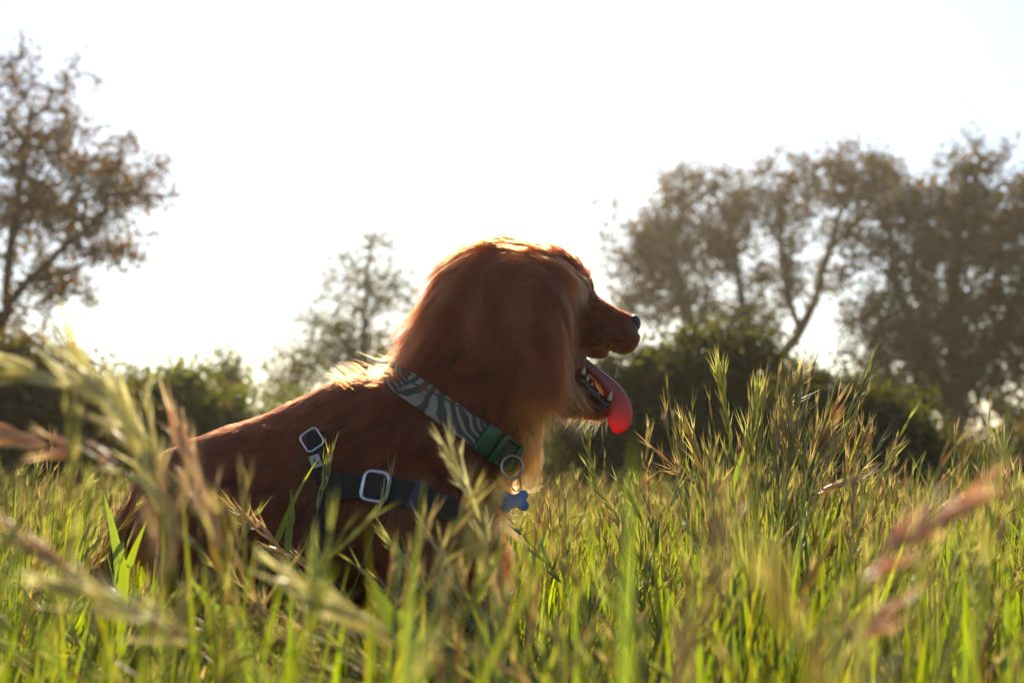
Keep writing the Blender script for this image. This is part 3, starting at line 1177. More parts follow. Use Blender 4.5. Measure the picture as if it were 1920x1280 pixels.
def build_face():
    M_nose = mat_simple("nose_leather", (0.028, 0.02, 0.018), .55, noise=.3, scale=700, bump=.5)
    M_eye = mat_simple("eye", (0.02, 0.010, 0.006), .08, noise=.1)
    M_tooth = mat_simple("tooth", (0.50, 0.45, 0.36), .25, noise=.08)
    M_gum = mat_simple("gum", (0.045, 0.026, 0.027), .18, noise=.4, scale=250, bump=.6)
    # nose pad with two nostrils
    ax = np.diag([.0095, .0135, .0125])

    def nb(d):
        s = 1.0
        for sy in (-1, 1):
            q = norm(np.array([.85, sy * .5, .0]))
            s -= .35 * math.exp(-((1 - d @ q) / .05))
        return s * (1 - .12 * max(0, -d[2]))
    V, F = ellipsoid(D(1189, 607), ax, 24, 18, nb)
    mesh_np("nose", V, F, M_nose, dog)
    for s in (-1, 1):
        V, F = ellipsoid(D(1076, 533, s * .033), np.diag([.009, .007, .009]), 16, 12)
        mesh_np("eye", V, F, M_eye, dog)
    # lower gum ridge with its teeth
    path = spline([D(1068, 672, -.010), D(1082, 698, -.014), D(1102, 726, -.014), D(1124, 750, -.011), D(1138, 760, -.004)], 18)
    V, F = tube_np(path, np.linspace(.0058, .0072, 18) * (1 + .22 * rng.normal(size=18)), 9)
    gum = mesh_np("gum", V, F, M_gum, dog)
    for (x, y, h, w, lean) in ((1081, 686, 24, 13, .1), (1092, 699, 15, 10, .35), (1101, 711, 12, 7, .2), (1109, 719, 6, 6, .4), (1123, 735, 7, 5, .2), (1142, 748, 19, 9, .3)):
        b = D(x, y + 3, -.0195 if x < 1130 else -.013)
        tip = b + np.array([lean * h * PX, 0, h * PX])
        V, F = tube_np(np.linspace(b, tip, 4), np.array([w * .5, w * .46, w * .3, w * .06]) * PX, 7)
        mesh_np("tooth", V, F, M_tooth, dog)
    # tongue: swept section, lolling over the far side of the lower teeth
    m, nt, out = new_mat("tongue_flesh")
    p = nt.nodes.new("ShaderNodeBsdfPrincipled")
    p.inputs["Base Color"].default_value = (0.19, 0.065, 0.072, 1)
    p.inputs["Roughness"].default_value = .32
    t = nt.nodes.new("ShaderNodeBsdfTranslucent")
    t.inputs["Color"].default_value = (0.95, 0.008, 0.016, 1)
    mx = nt.nodes.new("ShaderNodeMixShader")
    ta = nt.nodes.new("ShaderNodeAttribute")
    ta.attribute_name = "Col"
    nt.links.new(ta.outputs["Fac"], mx.inputs[0])
    nz = nt.nodes.new("ShaderNodeTexNoise")
    nz.inputs["Scale"].default_value = 900
    bp = nt.nodes.new("ShaderNodeBump")
    bp.inputs["Strength"].default_value = .35
    bp.inputs["Distance"].default_value = .001
    tc = nt.nodes.new("ShaderNodeTexCoord")
    nt.links.new(tc.outputs["Object"], nz.inputs["Vector"])
    nt.links.new(nz.outputs["Fac"], bp.inputs["Height"])
    nt.links.new(bp.outputs[0], p.inputs["Normal"])
    nt.links.new(p.outputs[0], mx.inputs[1])
    nt.links.new(t.outputs[0], mx.inputs[2])
    nt.links.new(mx.outputs[0], out.inputs[0])
    keys = [  # px, py, depth, half width across the picture (px), half depth m
        (1058, 650, .004, 7, .012), (1090, 676, .004, 9, .014), (1122, 704, .004, 11, .015), (1146, 729, .003, 17, .014),
        (1159, 757, .002, 22, .008), (1162, 780, .001, 23.5, .0055), (1158, 798, 0, 19, .004), (1154, 809, 0, 8, .003), (1153, 812, 0, 1.5, .001)]
    n = 40
    K = spline(np.array(keys), n)
    C = np.array([D(k[0], k[1], k[2]) for k in K])
    tg = norm(np.gradient(C, axis=0))
    side = norm(np.cross(tg, np.array([0, 1.0, 0])))
    kk = 20
    V = []
    for i in range(n):
        for j in range(kk):
            a = 2 * math.pi * j / kk
            groove = 1 - .22 * math.exp(-((math.sin(a) + 1) / .25) ** 2)
            V.append(C[i] + side[i] * max(K[i][3], .5) * PX * math.cos(a) + np.array([0, 1.0, 0]) * max(K[i][4], .0008) * math.sin(a) * groove)
    V = np.array(V)
    ii = np.arange(n - 1)[:, None] * kk
    jj = np.arange(kk)[None]
    Q = np.stack([ii + jj, ii + (jj + 1) % kk, ii + kk + (jj + 1) % kk, ii + kk + jj], -1).reshape(-1, 4)
    # the flesh thins towards the tip and lets more light through
    thin = np.repeat(np.clip(.05 + .75 * np.linspace(0, 1, n) ** 2.4, 0, .8), kk)
    mesh_np("tongue", V, Q, m, dog, attr={"Col": np.tile(thin[:, None], (1, 3))})


build_face()

# ------------------------------------------------------------------ collar, tag, harness
def mat_palm():
    """pale webbing printed with a dark palm frond"""
    m, nt, out = new_mat("palm_webbing")
    L = nt.links.new
    p = nt.nodes.new("ShaderNodeBsdfPrincipled")
    p.inputs["Roughness"].default_value = .75
    uv = nt.nodes.new("ShaderNodeTexCoord")
    sx = nt.nodes.new("ShaderNodeSeparateXYZ")
    L(uv.outputs["UV"], sx.inputs[0])

    def M(op, a, b=None, c=None):
        n = nt.nodes.new("ShaderNodeMath")
        n.operation = op
        for i, v in enumerate((a, b, c)):
            if v is None: continue
            if isinstance(v, (int, float)): n.inputs[i].default_value = v
            else: L(v, n.inputs[i])
        return n.outputs[0]
    s, t = sx.outputs[0], sx.outputs[1]       # s: metres/length along, t: 0..1 across (1 = head side)
    nz = nt.nodes.new("ShaderNodeTexNoise")
    nz.inputs["Scale"].default_value = 1.6
    nz.inputs["Detail"].default_value = 0
    L(uv.outputs["UV"], nz.inputs["Vector"])
    wob = M('MULTIPLY', M('SUBTRACT', nz.outputs["Fac"], .5), .35)
    per = 4.2                                  # frond repeat in band widths
    sm = M('MODULO', s, per)
    # leaflets fan out from the midrib along the upper edge
    dt = M('SUBTRACT', 1.12, t)
    slope = M('SUBTRACT', 1.9, M('MULTIPLY', sm, .62))
    ph = M('ADD', M('ADD', sm, M('MULTIPLY', dt, slope)), wob)
    st = M('SINE', M('MULTIPLY', ph, 17.0))
    width = M('SUBTRACT', M('MULTIPLY', sm, .18), .62)
    leafm = M('GREATER_THAN', st, width)
    rib = M('LESS_THAN', M('ABSOLUTE', M('SUBTRACT', t, M('SUBTRACT', 1.0, M('MULTIPLY', M('ABSOLUTE', M('SUBTRACT', sm, 1.2)), .12)))), .035)
    msk = M('MAXIMUM', leafm, rib)
    mix = nt.nodes.new("ShaderNodeMix")
    mix.data_type = 'RGBA'
    mix.inputs["A"].default_value = (0.25, 0.205, 0.175, 1)
    mix.inputs["B"].default_value = (0.055, 0.054, 0.043, 1)
    L(msk, mix.inputs["Factor"])
    L(mix.outputs["Result"], p.inputs["Base Color"])
    L(p.outputs[0], out.inputs[0])
    return m


M_palm = mat_palm()
M_green = mat_simple("green_plastic", (0.025, 0.085, 0.042), .42, noise=.12, scale=120)
M_web = mat_simple("black_webbing", (0.022, 0.017, 0.014), .85, noise=.35, scale=900, bump=.7)
M_web2 = mat_simple("grey_webbing", (0.045, 0.045, 0.06), .8, noise=.3, scale=900, bump=.5)
M_steel = mat_simple("steel", (0.55, 0.53, 0.60), .28, metal=.9, noise=.06)
M_dull = mat_simple("dull_steel", (0.30, 0.26, 0.24), .35, metal=.9, noise=.15)
M_blue = mat_simple("blue_enamel", (0.02, 0.12, 0.36), .35, noise=.1, scale=200)
M_grey = mat_simple("label_cloth", (0.38, 0.36, 0.34), .8, noise=.15, scale=400)
M_brownweb = mat_simple("brown_insert", (0.075, 0.06, 0.05), .7, noise=.25, scale=600)


def ribbon(C, Nn, Wd, width, thick, closed=False):
    """band through C with outward normals Nn and width direction Wd; returns V, F, uv"""
    n = len(C)
    prof = [(-.5, 0), (-.5, 1), (-.42, 1.25), (.42, 1.25), (.5, 1), (.5, 0)]
    k = len(prof)
    V, U = [], []
    s = np.concatenate([[0], np.cumsum(np.linalg.norm(np.diff(C, axis=0), axis=1))]) / width
    for i in range(n):
        for (a, h) in prof:
            V.append(C[i] + Wd[i] * width * a + Nn[i] * thick * h)
            U.append((s[i], a + .5))
    V = np.array(V)
    m = n if closed else n - 1
    i = np.arange(m)[:, None]
    j = np.arange(k)[None]
    i2 = (i + 1) % n
    Q = np.stack([i * k + j, i * k + (j + 1) % k, i2 * k + (j + 1) % k, i2 * k + j], -1).reshape(-1, 4)
    F = [Q]
    if not closed:
        F.append(np.array([list(range(k))[::-1], [(n - 1) * k + q for q in range(k)]]))
    return V, F, np.array(U)


def rounded_frame(c, ex, ey, en, w, h, rc, rad, k=8, tilt=0):
    """rounded rectangular wire frame"""
    pts = []
    for (sx, sy, a0) in ((1, 1, 0), (-1, 1, 90), (-1, -1, 180), (1, -1, 270)):
        for q in range(6):
            a = math.radians(a0 + q * 18)
            pts.append(c + ex * (sx * (w / 2 - rc) + rc * math.cos(a)) + ey * (sy * (h / 2 - rc) + rc * math.sin(a)))
    return closed_tube(np.array(pts), rad, en, k)


def closed_tube(P, rad, en, k=8, flat=1.0):
    n = len(P)
    tg = norm(np.roll(P, -1, 0) - np.roll(P, 1, 0))
    sd_ = norm(np.cross(tg, en))
    V = []
    for i in range(n):
        for j in range(k):
            a = 2 * math.pi * j / k
            V.append(P[i] + rad * (math.cos(a) * sd_[i] + math.sin(a) * en * flat))
    i = np.arange(n)[:, None]
    j = np.arange(k)[None]
    i2 = (i + 1) % n
    Q = np.stack([i * k + j, i * k + (j + 1) % k, i2 * k + (j + 1) % k, i2 * k + j], -1).reshape(-1, 4)
    return np.array(V), [Q]


def rounded_slab(c, ex, ey, en, w, h, d, rc):
    """bevelled plate: centre of its back face c"""
    prof = []
    for (sx, sy, a0) in ((1, 1, 0), (-1, 1, 90), (-1, -1, 180), (1, -1, 270)):
        for q in range(4):
            a = math.radians(a0 + q * 30)
            prof.append((sx * (w / 2 - rc) + rc * math.cos(a), sy * (h / 2 - rc) + rc * math.sin(a)))
    prof = np.array(prof)
    n = len(prof)
    V = []
    for (z, s) in ((0, 1), (d * .75, 1), (d, .94)):
        for (x, y) in prof:
            V.append(c + ex * x * s + ey * y * s + en * z)
    i = np.arange(2)[:, None] * n
    j = np.arange(n)[None]
    Q = np.stack([i + j, i + (j + 1) % n, i + n + (j + 1) % n, i + n + j], -1).reshape(-1, 4)
    caps = np.array([list(range(n))[::-1], [2 * n + q for q in range(n)]])
    return np.array(V), [Q, caps]


def front_of(px, py, rad):
    """a little nearer than the body round a photo position"""
    y = DY - .03
    for dx in (-rad, 0, rad * .6):
        for dyy in (-rad, 0, rad):
            p, _ = surf_hit(px + dx, py + dyy)
            if p[1] < DY + .05:
                y = min(y, p[1])
    return W(px, py, y - .014)


def build_collar():
    # radius of the neck in the collar's plane, measured from the body itself
    NA = 96
    ang = np.linspace(0, 2 * math.pi, NA, endpoint=False)
    R = []
    for a in ang:
        dirv = COL_U * math.cos(a) + COL_V * math.sin(a)
        t = np.linspace(.03, .17, 120)
        v, _ = grid_sample(COL_C + dirv * t[:, None])
        o = np.where(v > 0)[0]
        R.append(t[o[0]] if len(o) else .15)
    R = np.array(R)
    for _ in range(10):
        R = np.maximum(R, .5 * (np.roll(R, 1) + np.roll(R, -1)))
    R = np.minimum(R, .128)
    for _ in range(4):
        R = .5 * R + .25 * (np.roll(R, 1) + np.roll(R, -1))
    R = R + .0045
    P = COL_C + (COL_U * np.cos(ang)[:, None] + COL_V * np.sin(ang)[:, None]) * R[:, None]
    tg = norm(np.roll(P, -1, 0) - np.roll(P, 1, 0))
    Nn = np.cross(tg, COL_AX)
    Nn = norm(Nn * np.sign((Nn * (P - COL_C)).sum(1))[:, None])
    px, py = to_px(P)
    root = empty("dog_collar", COL_C, "palm printed dog collar with green buckle round the neck", "collar")
    Wd = np.tile(COL_AX, (NA, 1))
    # begin the band at the buckle so that the print runs on
    near = P[:, 1] < DY
    kb = int(np.argmin(np.where(near, np.hypot(px - 938, py - 838), 1e9)))
    order = (kb + np.arange(NA)) % NA
    # walk from the buckle towards the nape on the near side
    if px[order[3]] > px[order[0]]:
        order = order[::-1]
    V, F, U = ribbon(P[order], Nn[order], Wd[order], .036, .0022, closed=True)
    mesh_np("band", V, F, M_palm, root, uv=U)
    # buckle: two green bodies and a dark insert, bent to the neck by its own frame
    ex = norm(P[order[0]] - P[order[4]])
    en = Nn[order[0]]
    ex = norm(ex - en * (ex @ en))
    ey = np.cross(en, ex)
    ey = ey * np.sign(ey @ COL_AX)
    c = P[order[0]] + en * .002
    b = mesh_np("buckle", *rounded_slab(c - ex * .016, ex, ey, en, .022, .041, .007, .004), M_green, root, smooth=False)
    V, F = join([rounded_slab(c + ex * (.004), ex, ey, en, .0075, .043, .009, .002),
                 rounded_slab(c + ex * (.033), ex, ey, en, .0055, .040, .008, .002),
                 rounded_slab(c + ex * .0185 + ey * .0185, ex, ey, en, .029, .005, .008, .0015),
                 rounded_slab(c + ex * .0185 - ey * .0185, ex, ey, en, .029, .005, .008, .0015)])
    mesh_np("buckle_frame", V, F, M_green, b, smooth=False)
    mesh_np("buckle_insert", *rounded_slab(c + ex * .0185, ex, ey, en, .0235, .0305, .0045, .002), M_brownweb, b, smooth=False)
    # steel ring hanging from the buckle
    rc = front_of(960, 875, 20)
    en2 = norm(np.array([.35, -1, .1]))
    e1 = norm(np.cross(en2, np.array([0, 0, 1.0])))
    e2 = np.cross(e1, en2)
    a = np.linspace(0, 2 * math.pi, 36, endpoint=False)
    Pt = rc + .0150 * (np.cos(a)[:, None] * e1 + np.sin(a)[:, None] * e2)
    V, F = closed_tube(Pt, .0021, en2, 10)
    mesh_np("ring", V, F, M_dull, root)
    return rc


RING_C = build_collar()


def build_tag():
    c = front_of(965, 939, 22)
    root = empty("identity_tag", c, "blue bone shaped tag hanging from the collar ring", "tag")
    en = norm(np.array([.12, -1, .05]))
    ex = norm(np.cross(np.array([0, 0, 1.0]), en)) * -1
    if ex[0] < 0: ex = -ex
    ey = np.cross(ex, en)
    if ey[2] < 0: ey = -ey
    rot = math.radians(4)
    ex, ey = ex * math.cos(rot) + ey * math.sin(rot), ey * math.cos(rot) - ex * math.sin(rot)
    # outline: four lobes and a waist
    w, h, lr = 16.0 * PX, 9.6 * PX, 9.6 * PX
    prof = []
    for (sx, sy, a0, a1) in ((1, 1, -28, 150), (-1, 1, 30, 208), (-1, -1, 152, 330), (1, -1, 210, 388)):
        for q in range(12):
            a = math.radians(a0 + (a1 - a0) * q / 11)
            prof.append((sx * w + lr * math.cos(a), sy * h + lr * math.sin(a)))
        if (sx, sy) == (1, 1): prof.append((0, h + .25 * lr))
        if (sx, sy) == (-1, 1): prof.append((-w - .45 * lr, 0))
        if (sx, sy) == (-1, -1): prof.append((0, -h - .25 * lr))
        if (sx, sy) == (1, -1): prof.append((w + .45 * lr, 0))
    prof = np.array(prof)
    n = len(prof)
    V = []
    for (z, s) in ((-.0011, .96), (-.0007, 1), (.0007, 1), (.0011, .96)):
        for (x, y) in prof:
            V.append(c + ex * x * s + ey * y * s + en * z)
    V.append(c - en * .0011)
    V.append(c + en * .0011)
    i = np.arange(3)[:, None] * n
    j = np.arange(n)[None]
    Q = np.stack([i + j, i + (j + 1) % n, i + n + (j + 1) % n, i + n + j], -1).reshape(-1, 4)
    jj = np.arange(n)
    T = np.vstack([np.stack([jj * 0 + 4 * n, (jj + 1) % n, jj], -1), np.stack([jj * 0 + 4 * n + 1, 3 * n + jj, 3 * n + (jj + 1) % n], -1)])
    mesh_np("plate", np.array(V), [Q, T], M_blue, root, smooth=False)
    # split ring of two turns
    rc = W(968, 907, c[1] + .001)
    a = np.linspace(0, 4 * math.pi, 60)
    e1 = norm(np.array([.9, .45, 0]))
    e2 = np.array([0, 0, 1.0])
    Pt = rc + .0085 * (np.cos(a)[:, None] * e1 * .8 + np.sin(a)[:, None] * e2 * 1.15) + np.cross(e1, e2) * (a[:, None] / (4 * math.pi) - .5) * .0022
    V, F = tube_np(Pt, .0009, 7)
    mesh_np("split_ring", V, F, M_dull, root)


build_tag()


def strap_path(pxs, n, off):
    pts = spline([np.array(p, float) for p in pxs], n)
    C, N = [], []
    for p in pts:
        c, g = surf_hit(p[0], p[1])
        C.append(c)
        N.append(g)
    C, N = np.array(C), np.array(N)
    for _ in range(3):
        N[1:-1] = norm(N[:-2] + N[1:-1] * 2 + N[2:])
        C[1:-1] = (C[:-2] + C[1:-1] * 2 + C[2:]) / 4
    return C + N * off, N


def mirror(C, N):
    C2, N2 = C.copy(), N.copy()
    C2[:, 1] = 2 * DY - C2[:, 1]
    N2[:, 1] *= -1
    return C2, N2


def strap_mesh(name, C, N, width, mat, root, thick=.0022):
    tg = norm(np.gradient(C, axis=0))
    N = norm(N - tg * (N * tg).sum(1, keepdims=True))
    Wd = np.cross(tg, N)
    V, F, U = ribbon(C, N, Wd, width, thick)
    return mesh_np(name, V, F, mat, root)


def build_harness():
    root = empty("dog_harness", D(620, 910, -.11), "black webbing harness with steel sliders across the dog's shoulder and chest", "harness")
    W1, W2 = .033, .020
    C, N = strap_path(CHEST_PX, 30, .009)
    C2, N2 = mirror(C, N)
    # front of the chest joins the two sides
    mid = []
    a, b = C[-1], C2[-1]
    for t in np.linspace(0, 1, 12)[1:-1]:
        p = a * (1 - t) + b * t
        p = p + np.array([.035 * math.sin(math.pi * t) * 0.35, 0, -.012 * math.sin(math.pi * t)])
        mid.append(p)
    mid = np.array(mid)
    Nm = norm(mid - D(800, 950))
    CC = np.vstack([C, mid, C2[::-1]])
    NN = np.vstack([N, Nm, N2[::-1]])
    for _ in range(6):
        CC[1:-1] = (CC[:-2] + 2 * CC[1:-1] + CC[2:]) / 4
        NN[1:-1] = norm(NN[:-2] + 2 * NN[1:-1] + NN[2:])
    cs = strap_mesh("chest_strap", CC, NN, W1, M_web, root)
    C, N = strap_path(BACK_PX, 26, .010)
    py_ = to_px(C)[1]
    C = C - N * (np.clip((812 - py_) / 16, 0, 1) * .026)[:, None]
    C2, N2 = mirror(C, N)
    top = (C[-1] + C2[-1]) / 2
    top[2] = max(C[-1][2], C2[-1][2]) + .012
    CC = np.vstack([C, top[None], C2[::-1]])
    NN = np.vstack([N, np.array([[0, 0, 1.0]]), N2[::-1]])
    strap_mesh("back_strap", CC, NN, W2, M_web, root)
    C, N = strap_path(GIRTH_PX, 16, .008)
    C2, N2 = mirror(C, N)
    CC = np.vstack([C, ((C[-1] + C2[-1]) / 2 + np.array([0, 0, -.035]))[None], C2[::-1]])
    NN = np.vstack([N, np.array([[0, 0, -1.0]]), N2[::-1]])
    for _ in range(3):
        CC[1:-1] = (CC[:-2] + 2 * CC[1:-1] + CC[2:]) / 4
        NN[1:-1] = norm(NN[:-2] + 2 * NN[1:-1] + NN[2:])
    strap_mesh("girth_strap", CC, NN, W2, M_web, root)

    def frame_at(px, py, px2, py2, off):
        c, g = surf_hit(px, py, off=off)
        c2, _ = surf_hit(px2, py2, off=off)
        g = norm(g + np.array([0, -.9, 0]))
        ex = norm(c2 - c)
        ex = norm(ex - g * (ex @ g))
        ey = np.cross(g, ex)
        if ey[2] < 0: ey = -ey
        return c, ex, ey, g
    # big slider
    c, ex, ey, en = frame_at(715, 919, 770, 928, .016)
    V, F = rounded_frame(c, ex, ey, en, .0345, .0375, .010, .0029, 10)
    mesh_np("slider", V, F, M_steel, root)
    V, F = rounded_slab(c - en * .002, ex, ey, en, .028, .0345, .0025, .003)
    # webbing seen through the slider
    mesh_np("webbing_loop", V, F, M_web, root, smooth=False)
    # sewn-on keeper
    c, ex, ey, en = frame_at(779, 932, 810, 942, .0125)
    mesh_np("keeper", *rounded_slab(c, ex, ey, en, .0125, .039, .003, .0015), M_web2, root, smooth=False)
    # upper slider, turned with the back strap
    c, ex, ey, en = frame_at(593, 829, 612, 817, .016)
    V, F = rounded_frame(c, ex, ey, en, .0255, .0255, .006, .0016, 8)
    sl = mesh_np("slider", V, F, M_steel, root)
    # joining patch by the shoulder, with a steel chip standing in for a glint
    c, ex, ey, en = frame_at(628, 912, 660, 916, .0125)
    mesh_np("joint_patch", *rounded_slab(c, ex, ey, en, .028, .037, .003, .006), M_web, root, smooth=False)
    c, ex, ey, en = frame_at(618, 893, 622, 905, .016)
    mesh_np("glint_chip", *rounded_slab(c, ex, ey, en, .008, .004, .002, .001), M_steel, root, smooth=False)
    # cloth label with a stitched dark mark
    c, ex, ey, en = frame_at(598, 865, 606, 862, .0145)
    lb = mesh_np("cloth_label", *rounded_slab(c, ex, ey, en, .014, .017, .0012, .001), M_grey, root, smooth=False)
    cc = c + en * .0015
    prt = []
    for (x0, y0, x1, y1) in ((-.003, -.004, -.0005, .004), (-.0005, .004, .0025, -.004), (-.002, -.001, .0015, -.001), (.0025, -.004, .0045, -.0015)):
        prt.append(tube_np([cc + ex * x0 + ey * y0, cc + ex * x1 + ey * y1], .0006, 5))
    V, F = join(prt)
    mesh_np("stitched_mark", V, F, M_web, lb, smooth=False)


build_harness()

# ------------------------------------------------------------------ grass
M_grass = mat_leaf("grass_blade", .62, .05, .3, (1.9, 1.82, .25))
M_seed = mat_leaf("grass_seed", .58, .06, .4, (1.4, 1.35, .6))
M_dry = mat_leaf("dry_grass", .42, .03, .4, (1.5, 1.2, .45))
M_straw = mat_leaf("pale_straw", .62, .05, .4, (1.25, 1.2, .85))

PAL_BLADE = np.array([(0.13, 0.19, 0.02), (0.16, 0.21, 0.025), (0.10, 0.15, 0.02), (0.18, 0.19, 0.04), (0.10, 0.12, 0.03)])
PAL_SEED = np.array([(0.36, 0.34, 0.15), (0.42, 0.34, 0.18), (0.42, 0.30, 0.19), (0.32, 0.34, 0.13), (0.38, 0.29, 0.18), (0.30, 0.33, 0.14)])
PAL_DRY = np.array([(0.21, 0.125, 0.06), (0.19, 0.12, 0.06), (0.16, 0.12, 0.05), (0.13, 0.12, 0.045)])


def arcs(n, root, h, phi, bend, T):
    """plant axis: rises and leans over; T (m,) parameters -> (n,m,3) points and tangents"""
    t = T[None, :]
    out = (bend[:, None] * (0.25 * t + .75 * t * t)) * h[:, None]
    up = h[:, None] * (t - .28 * (bend[:, None] ** 2) * t * t)
    P = np.stack([root[:, 0:1] + out * np.cos(phi)[:, None], root[:, 1:2] + out * np.sin(phi)[:, None], root[:, 2:3] + up], -1)
    return P


def blades(root, h, w, phi, bend, face, col, r, S=5):
    n = len(root)
    T = np.linspace(0, 1, S + 1)
    P = arcs(n, root, h, phi, bend, T)
    tw = face[:, None] + r.normal(0, .5, (n, 1)) * T[None]
    side = np.stack([np.cos(tw), np.sin(tw), np.zeros_like(tw)], -1)
    prof = np.array([(.55 + .45 * math.sin(min(1, t * 2.2) * math.pi / 2)) * (1 - t ** 2.2) + .02 for t in T])
    ww = (w[:, None] * prof[None])[..., None] * .5
    V = np.stack([P - side * ww, P + side * ww], 2).reshape(-1, 3)
    i = np.arange(n)[:, None] * 2 * (S + 1)
    j = np.arange(S)[None] * 2
    Q = np.stack([i + j, i + j + 1, i + j + 3, i + j + 2], -1).reshape(-1, 4)
    c = np.repeat(col, 2 * (S + 1), 0)
    tt = np.tile(np.repeat(T, 2), n)[:, None]
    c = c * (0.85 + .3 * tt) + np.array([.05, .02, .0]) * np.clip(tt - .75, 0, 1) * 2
    return V, [Q], c


def stems(P, rad):
    n, m, _ = P.shape
    tg = norm(np.gradient(P, axis=1))
    ref = np.array([0.3, 0.9, 0.1])
    s = norm(np.cross(tg, ref))
    b = np.cross(tg, s)
    k = 3
    ang = np.arange(k) * 2 * math.pi / k
    ring = np.cos(ang)[None, None, :, None] * s[:, :, None] + np.sin(ang)[None, None, :, None] * b[:, :, None]
    rr = (rad[:, None] * np.linspace(1, .45, m)[None])[:, :, None, None]
    V = (P[:, :, None] + ring * rr).reshape(-1, 3)
    i = np.arange(n)[:, None, None] * m * k + np.arange(m - 1)[None, :, None] * k
    j = np.arange(k)[None, None]
    Q = np.stack([i + j, i + (j + 1) % k, i + k + (j + 1) % k, i + k + j], -1).reshape(-1, 4)
    return V, [Q]


def spikelets(B, Dv, L, w, r, detail=True):
    """narrow seed spindles from B along Dv, with bristles"""
    n = len(B)
    ref = norm(r.normal(size=(n, 3)))
    s = norm(np.cross(Dv, ref))
    b = np.cross(Dv, s)
    Lc = L[:, None]
    wc = w[:, None]
    if detail:
        rings = [(0.0, .12), (.22, .8), (.5, 1.0), (.8, .55)]
        k = 4
        Vs = []
        for (t, f) in rings:
            for q in range(k):
                a = q * math.pi / 2
                Vs.append(B + Dv * Lc * t * .62 + (s * math.cos(a) + b * math.sin(a) * .6) * wc * f * .5)
        Vs.append(B + Dv * Lc * .66)
        m = len(Vs)
        # three bristles
        aw = []
        for q in range(3):
            o = norm(Dv + .16 * (s * r.normal(size=(n, 1)) + b * r.normal(size=(n, 1))))
            st = B + Dv * Lc * (.38 + .12 * q)
            Vs += [st + s * wc * .16, st - s * wc * .16, st + o * Lc * r.uniform(.45, .62, (n, 1))]
            aw.append((m + 3 * q, m + 3 * q + 1, m + 3 * q + 2))
        V = np.stack(Vs, 1)
        m2 = V.shape[1]
        Q = []
        for i in range(3):
            for q in range(k):
                Q.append((i * k + q, i * k + (q + 1) % k, (i + 1) * k + (q + 1) % k, (i + 1) * k + q))
        T = [(12 + q, 12 + (q + 1) % k, 16) for q in range(k)] + aw
        off = np.arange(n)[:, None, None] * m2
        return V.reshape(-1, 3), [(np.array(Q)[None] + off).reshape(-1, 4), (np.array(T)[None] + off).reshape(-1, 3)], m2
    V = np.stack([B, B + Dv * Lc * .4 + s * wc * .6, B + Dv * Lc, B + Dv * Lc * .4 - s * wc * .6], 1)
    off = np.arange(n)[:, None] * 4
    F = np.array([[0, 1, 2, 3]]) + off
    return V.reshape(-1, 3), [F], 4


def panicles(P, nsp, L, w, spread, r, start=.70, detail=True):
    """seed heads on stalk axes P (n,m,3)"""
    n, m, _ = P.shape
    idx = np.repeat(np.arange(n), nsp)
    t = r.uniform(start, 1.0, len(idx))
    last = np.cumsum(nsp) - 1
    t[last] = 1.0
    f = t * (m - 1)
    i = np.minimum(f.astype(int), m - 2)
    u = (f - i)[:, None]
    B = P[idx, i] * (1 - u) + P[idx, i + 1] * u
    tg = norm(P[idx, i + 1] - P[idx, i])
    o = r.normal(size=(len(idx), 3))
    o = norm(o - tg * (o * tg).sum(1, keepdims=True))
    sp = spread * r.uniform(.3, 1.3, (len(idx), 1))
    sp[last] = .05
    Dv = norm(tg + o * sp)
    B = B + o * 0.0015
    LL = L * r.uniform(.7, 1.25, len(idx))
    ww = w * r.uniform(.8, 1.25, len(idx))
    return spikelets(B, Dv, LL, ww, r, detail), idx


def hfield(x, y, r):
    """typical stalk height by place: low before the dog, higher to its right"""
    h = np.full(len(x), .34)
    right = 1 / (1 + np.exp(-(x - (.03 + .02 * y)) / .05))
    nearq = np.clip((y - .6) / .9, 0, 1)
    mid = np.exp(-((y - 1.9) / .5) ** 2)
    h = h + right * mid * .035 * nearq
    h = h + .13 * np.exp(-(((x - .33) / .075) ** 2 + ((y - 1.96) / .16) ** 2))
    h = h + .04 * np.exp(-(((x - .72) / .10) ** 2 + ((y - 2.1) / .25) ** 2))
    h = h + .05 * np.exp(-(((x + .62) / .12) ** 2 + ((y - 1.9) / .25) ** 2))
    h = h - .10 * np.exp(-(((x + .22) / .36) ** 4 + ((y - 1.55) / .42) ** 4))
    h = np.where(y > 2.6, .31, h)
    h = np.where(y < 1.05, .365 - .03 * np.clip((x + .1) / .3, -1, 1) * 0, h)
    # uneven tufts
    h = h * (1 + .07 * np.sin(x * 9.1 + y * 4.3) + .06 * np.sin(x * 21 - y * 13 + 1))
    return h


def wedge(n, y0, y1, half, r, margin=.45):
    y = np.sqrt(r.uniform(y0 ** 2, y1 ** 2, n))
    x = r.uniform(-1, 1, n) * (half * y + margin)
    return np.stack([x, y, np.full(n, -.012)], -1)


def keep(R):
    """nothing grows through the dog"""
    x, y = R[:, 0], R[:, 1]
    in_dog = (x > -.52) & (x < -.03) & (np.abs(y - DY) < .13)
    return R[~in_dog]


def clear_view(P):
    """stalks nearer than the dog that would rise across its collar and harness are left out"""
    m = np.ones(len(P), bool)
    for k in (-1, -3):
        px, py = to_px(P[:, k])
        m &= ~((P[:, k, 1] < 1.75) & (px > 545) & (px < 1020) & (py < 985 - 60 * (px > 850)))
    return m


